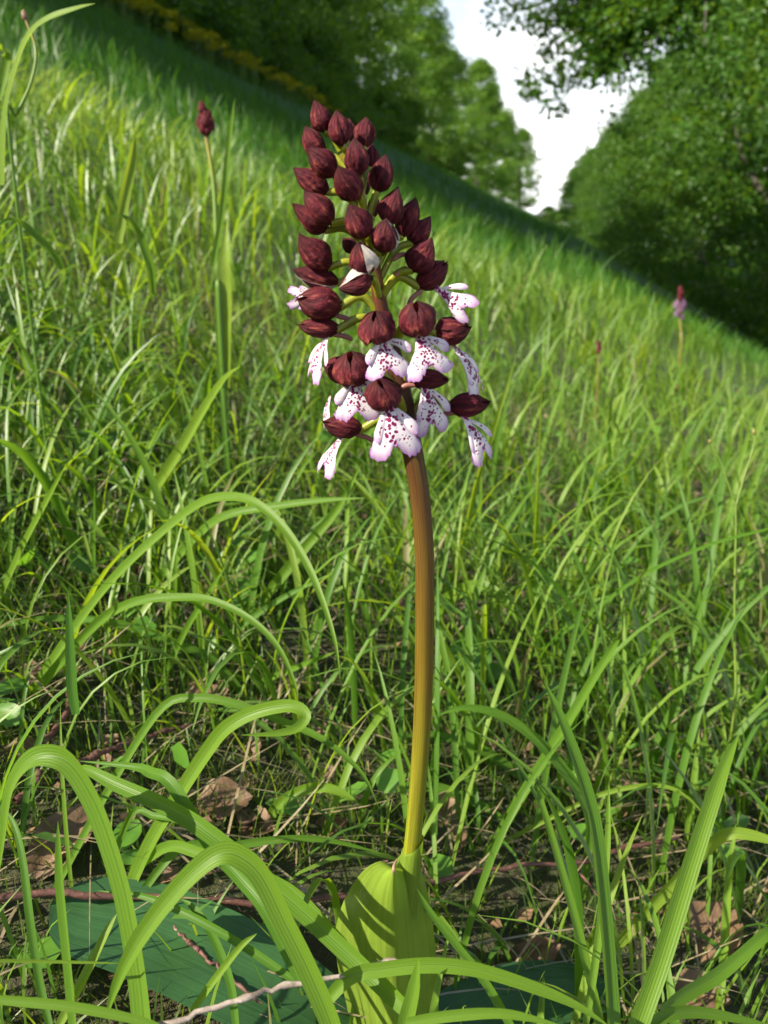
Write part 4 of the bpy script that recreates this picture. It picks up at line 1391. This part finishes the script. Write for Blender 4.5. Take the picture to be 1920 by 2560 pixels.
twig('twig', [gp(z4, 60, 525), gp(z4, 170, 430), gp(z4, 130, 330), gp(z4, 230, 225), gp(z4, 290, 130), gp(z4, 300, 50), gp(z8, 330, 1420), gp(z8, 360, 1300), gp(z8, 450, 1170), gp(z8, 560, 1080), gp(z8, 600, 1040), gp(z8, 610, 950), gp(z8, 660, 870), gp(z8, 720, 840), gp(z8, 755, 852)],
     6.5, M_TWIG, 'crooked dark twig slanting up through the grass by the moss', branches=([gp(z4, 285, 150), gp(z4, 320, 125), gp(z4, 355, 105)], [gp(z8, 350, 1360), gp(z8, 338, 1320), gp(z8, 335, 1300)]))
twig('twig', [gp(z4, 330, 362), gp(z4, 450, 310), gp(z4, 560, 275), gp(z4, 700, 225), gp(z4, 830, 195)], 6.5, M_TWIG, 'short dark twig behind the high arched blade')
twig('twig', [gp(z4, 720, 1010, .95), gp(z4, 770, 1090, .95), gp(z4, 860, 1170, .95), gp(z4, 960, 1260, .95), gp(z4, 1130, 1400, .95)], 5, M_TWIG, 'dark twig lying on the dark basal leaf')

# ------------------------------------------------------------------ dead leaves
def dead_leaf(cx_, cy_, L_px, w_px, ang, label, lift=0.985, seed=0):
    rng = np.random.default_rng(seed)
    d = hit_depth(cx_, cy_) * lift
    c = at(cx_, cy_, d)
    k = d / FPX
    a = math.radians(ang)
    dirv = unit(RIGHT * math.cos(a) + HEAD * math.sin(a) + ZUP * 0.25)
    n = 14
    P = np.array([c + dirv * ((t - 0.5) * L_px * k) + ZUP * (0.12 * L_px * k * math.sin(3.0 * t + seed)) for t in np.linspace(0, 1, n)])
    hw = np.interp(np.linspace(0, 1, n), [0, .1, .35, .6, .85, 1], [.08, .5, 1, .92, .55, .04]) * w_px * k * (1 + rng.normal(size=n) * 0.06)
    v, f, u = ribbon_geo(P, hw, unit(ZUP + TOCAM * 0.5 + RIGHT * rng.uniform(-0.4, 0.4)), 0.55, 9, 0.16)
    o = put('dead_leaf', make_mesh('dead_leaf', v - c, f, uv=u, mat=M_DEAD), label=label, cat='dead leaf')
    o.location = c


for i, (x, y, L_, w_, a, lb) in enumerate((
        (170, 2110, 250, 62, 60, 'large pale brown fallen leaf standing curled behind the high arched blade'),
        (560, 2010, 150, 55, 20, 'tan fallen leaf in the gap on the mossy side of the stem foot'),
        (640, 2055, 120, 40, -30, 'ochre fallen leaf with holes close to the stem foot'),
        (500, 1740, 150, 48, 15, 'brown fallen leaf under the wide low arch of grass'),
        (1110, 2060, 190, 60, 75, 'greyish brown fallen leaf just behind the stem foot'),
        (1330, 2400, 150, 46, 10, 'brown fallen leaf in the shade under the twig'),
        (1780, 2340, 190, 70, 30, 'reddish brown fallen leaf beyond the broad leaning blade'),
        (1745, 2490, 160, 50, -20, 'dark red fallen leaf at the foot of the leaning blades'),
        (420, 2450, 110, 26, 35, 'narrow tan fallen leaf by the edge of the basal leaf'),
        (60, 1870, 120, 40, 10, 'small rust brown fallen leaf beside the crooked twig'),
        (820, 2060, 110, 30, -10, 'small brown fallen leaf under the arching blades'),
        (1000, 1520, 90, 28, 20, 'small brown fallen leaf in the sunny grass'))):
    dead_leaf(x, y, L_, w_, a, lb, seed=i)

# ------------------------------------------------------------------ broad-leaved herbs
def herb(name, label, leaves, cat='plant'):
    """leaves: list of (pts [(px,py,depth)], half width px, profile)"""
    x, y, d = leaves[0][0][0]
    dd = hit_depth(x, y + 60)
    org = at(x, y + 60, dd)
    root = thing(name, org, label, cat)
    st = smooth_path([org, 0.5 * (org + at(x, y, d)) + RIGHT * 0.002, at(x, y, d)], 6)
    v, f, u = tube_geo(st, 0.0011, 6)
    put('stalk', make_mesh('stalk', v - org, f, uv=u, mat=M_GSTEM), root)
    for pts, hw, prof in leaves:
        broad_leaf('leaf', pts, hw, M_HERB, root, 0.22, 7, 14, unit(ZUP * 0.8 + TOCAM * 0.7), prof, org=org, ripple=0.07)


HEART = [.55, 1.0, .98, .72, .42, .18, .02]
OVAL = [.30, .75, 1.0, .92, .62, .30, .03]
e = lambda x, y, k=.95: (x, y, hit_depth(x, y) * k)
herb('heart_leaf_plant', 'heart shaped green leaf half shaded among the grass on the mossy side of the stem', [([e(590, 1385, .93), e(600, 1450, .93), e(600, 1530, .94)], 62, HEART), ([e(560, 1405, .95), e(520, 1395, .95), e(495, 1385, .95)], 30, HEART)])
herb('round_leaf_plant', 'small round crinkled leaf beside the curled brown fallen leaf', [([e(290, 2130, .95), e(320, 2080, .95), e(345, 2048, .95)], 34, OVAL), ([e(300, 2150, .95), e(330, 2140, .95), e(352, 2125, .95)], 20, OVAL)])
herb('broad_leaf_plant', 'broad pale green leaf standing in sun beside the brown stem', [([e(1160, 1690, .93), e(1175, 1640, .92), e(1215, 1590, .92)], 56, OVAL), ([e(1170, 1700, .94), e(1230, 1680, .94), e(1260, 1660, .94)], 26, OVAL)])
herb('toothed_leaf_plant', 'light green toothed three part leaf beyond the twig end', [([e(1795, 2110, .93), e(1785, 2060, .92), e(1775, 2020, .92)], 24, OVAL), ([e(1800, 2100, .93), e(1840, 2060, .92), e(1875, 2045, .92)], 22, OVAL), ([e(1800, 2110, .93), e(1830, 2130, .93), e(1870, 2140, .93)], 22, OVAL)])
herb('ivy_like_plant', 'dark green lobed leaf at the edge of the moss', [([e(-10, 1740, .94), e(30, 1715, .94), e(66, 1708, .94)], 24, OVAL), ([e(-10, 1770, .94), e(30, 1790, .94), e(60, 1800, .94)], 30, OVAL)])

# ------------------------------------------------------------------ the other orchids and stalks
def small_orchid(name, label, stem_px, depth, buds, rpx, stem_mat, lips=(), leaf=True):
    P0 = [at(x, y, depth) for x, y in stem_px]
    x0, y0 = P0[-1][0], P0[-1][1]
    foot = np.array([P0[0][0], P0[0][1], float(ground_z(P0[0][0], P0[0][1]))])
    root = thing(name, foot, label, 'orchid')
    P = smooth_path([foot] + P0, 30)
    k = depth / FPX
    v, f, u = tube_geo(P - foot, np.linspace(1.25, 0.8, 30) * rpx * k, 9)
    put('stem', make_mesh('stem', v, f, uv=u, mat=stem_mat), root)
    for (tx, ty, bx, by, w, oz) in buds:
        off = TOCAM * oz
        v, f, u = egg(at(bx, by, depth) + off, at(tx, ty, depth) + off * 1.3, w * k, ZUP + TOCAM, random.uniform(0, 6), nr=12, nc=14)
        put('bud', make_mesh('bud', v - foot, f, uv=u, mat=M_BUD), root)
    for i, (nx, ny, tx, ty, w, yaw) in enumerate(lips):
        v, f, u, at_ = lip_geo(at(nx, ny, depth - 0.01), at(tx, ty, depth - 0.012), w * k, math.radians(yaw), seed=40 + i)
        put('lip', make_mesh('lip', v - foot, f, uv=u, attrs=at_, mat=M_SHADEMAUVE), root)
    if leaf:
        a = P[6]
        Q = smooth_path([P[2], P[8] + RIGHT * 0.006 - HEAD * 0.004, P[13] + RIGHT * 0.012 - HEAD * 0.006], 12)
        v, f, u = ribbon_geo(Q, np.interp(np.linspace(0, 1, 12), [0, .4, 1], [.006, .009, .0006]), TOCAM, 0.4, 5)
        put('leaf', make_mesh('leaf', v - foot, f, uv=u, mat=M_OLEAF), root)


def mat_two_tone():
    m, nt, out = new_mat('stalk green below tan above')
    sep = node(nt, 'ShaderNodeSeparateXYZ', {0: node(nt, 'ShaderNodeUVMap').outputs[0]})
    c = ramp(nt, sep.outputs[1], [(0.0, (0.06, 0.14, 0.012)), (0.62, (0.10, 0.17, 0.016)), (0.78, (0.17, 0.17, 0.02)), (0.9, (0.17, 0.10, 0.03))])
    leafy(nt, out, c, c, 0.15, 0.05, 0.45)
    return m


M_TWOTONE = mat_two_tone()
small_orchid('budding_orchid', 'slender young orchid with a small closed maroon bud head on the slope',
             [(548, 760), (545, 690), (540, 560), (536, 480), (529, 420), (516, 345), (510, 300)], 0.86,
             [(503, 250, 508, 285, 20, 0.002), (512, 262, 512, 300, 22, 0.0), (497, 292, 506, 325, 20, 0.003), (532, 292, 520, 325, 20, 0.002), (516, 285, 514, 322, 22, 0.006),
              (524, 272, 518, 305, 18, 0.0), (503, 305, 512, 338, 18, 0.004), (526, 310, 518, 340, 18, 0.003), (498, 272, 508, 305, 18, -0.002), (535, 305, 522, 330, 14, -0.002)], 6.0, M_TWOTONE)
small_orchid('flowering_orchid', 'small pink flowering orchid in the shade below the hedgerow trees',
             [(1703, 860), (1702, 830), (1700, 790), (1700, 750)], 2.6,
             [(1700, 712, 1701, 735, 12, 0.0), (1694, 722, 1699, 742, 11, 0.01), (1708, 722, 1702, 742, 11, 0.0), (1692, 735, 1699, 752, 11, 0.01), (1711, 735, 1702, 752, 11, 0.0)], 3.0, M_TANSTEM,
             [(1694, 748, 1690, 772, 16, -20), (1708, 746, 1712, 770, 16, 25), (1701, 756, 1702, 782, 17, 0), (1693, 772, 1691, 792, 13, -10), (1706, 784, 1706, 800, 13, 20)], leaf=False)
small_orchid('red_sorrel_spike', 'tiny reddish flower spike in the sunlit grass', [(1496, 935), (1496, 905), (1497, 870)], 1.5,
             [(1496, 848, 1498, 872, 10, 0), (1502, 858, 1498, 880, 9, 0), (1493, 866, 1497, 888, 9, 0)], 2.0, M_TANSTEM, leaf=False)


def stalk_plant(name, label, main, depth, branches, rpx, mat, heads=(), headmat=None, cat='plant', head_r=8):
    P0 = [at(x, y, depth) for x, y in main]
    foot = np.array([P0[0][0], P0[0][1], float(ground_z(P0[0][0], P0[0][1]))])
    root = thing(name, foot, label, cat)
    k = depth / FPX
    P = smooth_path([foot] + P0 if foot[2] < P0[0][2] - 0.005 else P0, 30)
    v, f, u = tube_geo(P - foot, np.linspace(1.1, 0.7, 30) * rpx * k, 7)
    put('stem', make_mesh('stem', v, f, uv=u, mat=mat), root)
    for b in branches:
        v, f, u = tube_geo(smooth_path([at(x, y, depth) for x, y in b], 14) - foot, np.linspace(.8, .5, 14) * rpx * k, 6)
        put('branch', make_mesh('branch', v, f, uv=u, mat=mat), root)
    for (x, y, x2, y2) in heads:
        v, f, u = egg(at(x, y, depth), at(x2, y2, depth), head_r * k * 2, TOCAM, nr=10, nc=12)
        put('flower_head', make_mesh('flower_head', v - foot, f, uv=u, mat=headmat or mat), root)


stalk_plant('nodding_stalk', 'thin yellowish stalk bent over with a small brown nodding bud', [z6(40, 580), z6(70, 500), z6(130, 370), z6(155, 260), z6(150, 190), z6(120, 110), z6(104, 66)], 0.66, [], 4.2, M_TWOTONE,
            [(*z6(112, 92), *z6(98, 40))], M_DEAD, 'flower stalk', 9)
stalk_plant('branched_herb', 'thin dark green herb stalk forking near its top in the sunlit grass', [z9(1515, 1560), z9(1515, 1300), z9(1515, 1050), z9(1520, 830), z9(1520, 700)], 0.62,
            [[z9(1520, 700), z9(1560, 560), z9(1600, 430), z9(1598, 375)], [z9(1520, 700), z9(1485, 600), z9(1450, 500), z9(1410, 425)]], 3.2, M_GSTEM,
            [(*z9(1600, 395), *z9(1596, 362)), (*z9(1412, 430), *z9(1405, 410))], M_TANSTEM, 'herb', 5)

# yellow-flowered herbs along the upper edge of the slope
def spurge_mesh(seed):
    rng = np.random.default_rng(seed)
    V, F = [], []
    n = 0
    for _ in range(46):
        a, r = rng.uniform(0, 6.28), 0.115 * math.sqrt(rng.random())
        c = np.array([r * math.cos(a), r * math.sin(a), 0.40 + rng.uniform(-0.012, 0.02) - r * 0.25])
        q = rng.uniform(0, 6.28)
        s = rng.uniform(0.016, 0.028)
        tl = rng.normal(size=2) * 0.4
        for j in range(5):
            V.append(c + np.array([s * math.cos(q + j * 1.2566), s * math.sin(q + j * 1.2566), s * (tl[0] * math.cos(j) + tl[1])]))
        F += [(n, n + 1, n + 2), (n, n + 2, n + 3), (n, n + 3, n + 4)]
        n += 5
    head = make_mesh('spurge head', np.array(V), np.array(F), mat=M_YELLOW, smooth=False)
    P = smooth_path([(0, 0, -0.03), (0.012, 0.0, 0.2), (0, 0, 0.40)], 8)
    v, f, u = tube_geo(P, 0.004, 6)
    stem_ = make_mesh('spurge stem', v, f, uv=u, mat=M_GSTEM)
    return head, stem_


SPG = [spurge_mesh(s) for s in (1, 2, 3)]
rng = np.random.default_rng(77)
for i in range(120):
    y = 12.5 + 15 * rng.random() ** 1.2
    x = -8.0 + 1.9 * rng.random() ** 1.3
    g = thing('yellow_flower', (x, y, float(ground_z(x, y))), 'yellow flat headed wild flower along the upper edge of the slope', 'flower', 'yellow flowers below the bank trees')
    g.rotation_euler = (0, 0, rng.uniform(0, 6.28))
    s = rng.uniform(1.0, 1.65)
    g.scale = (s, s, s)
    put('flower_head', SPG[i % 3][0], g)
    put('stem', SPG[i % 3][1], g)
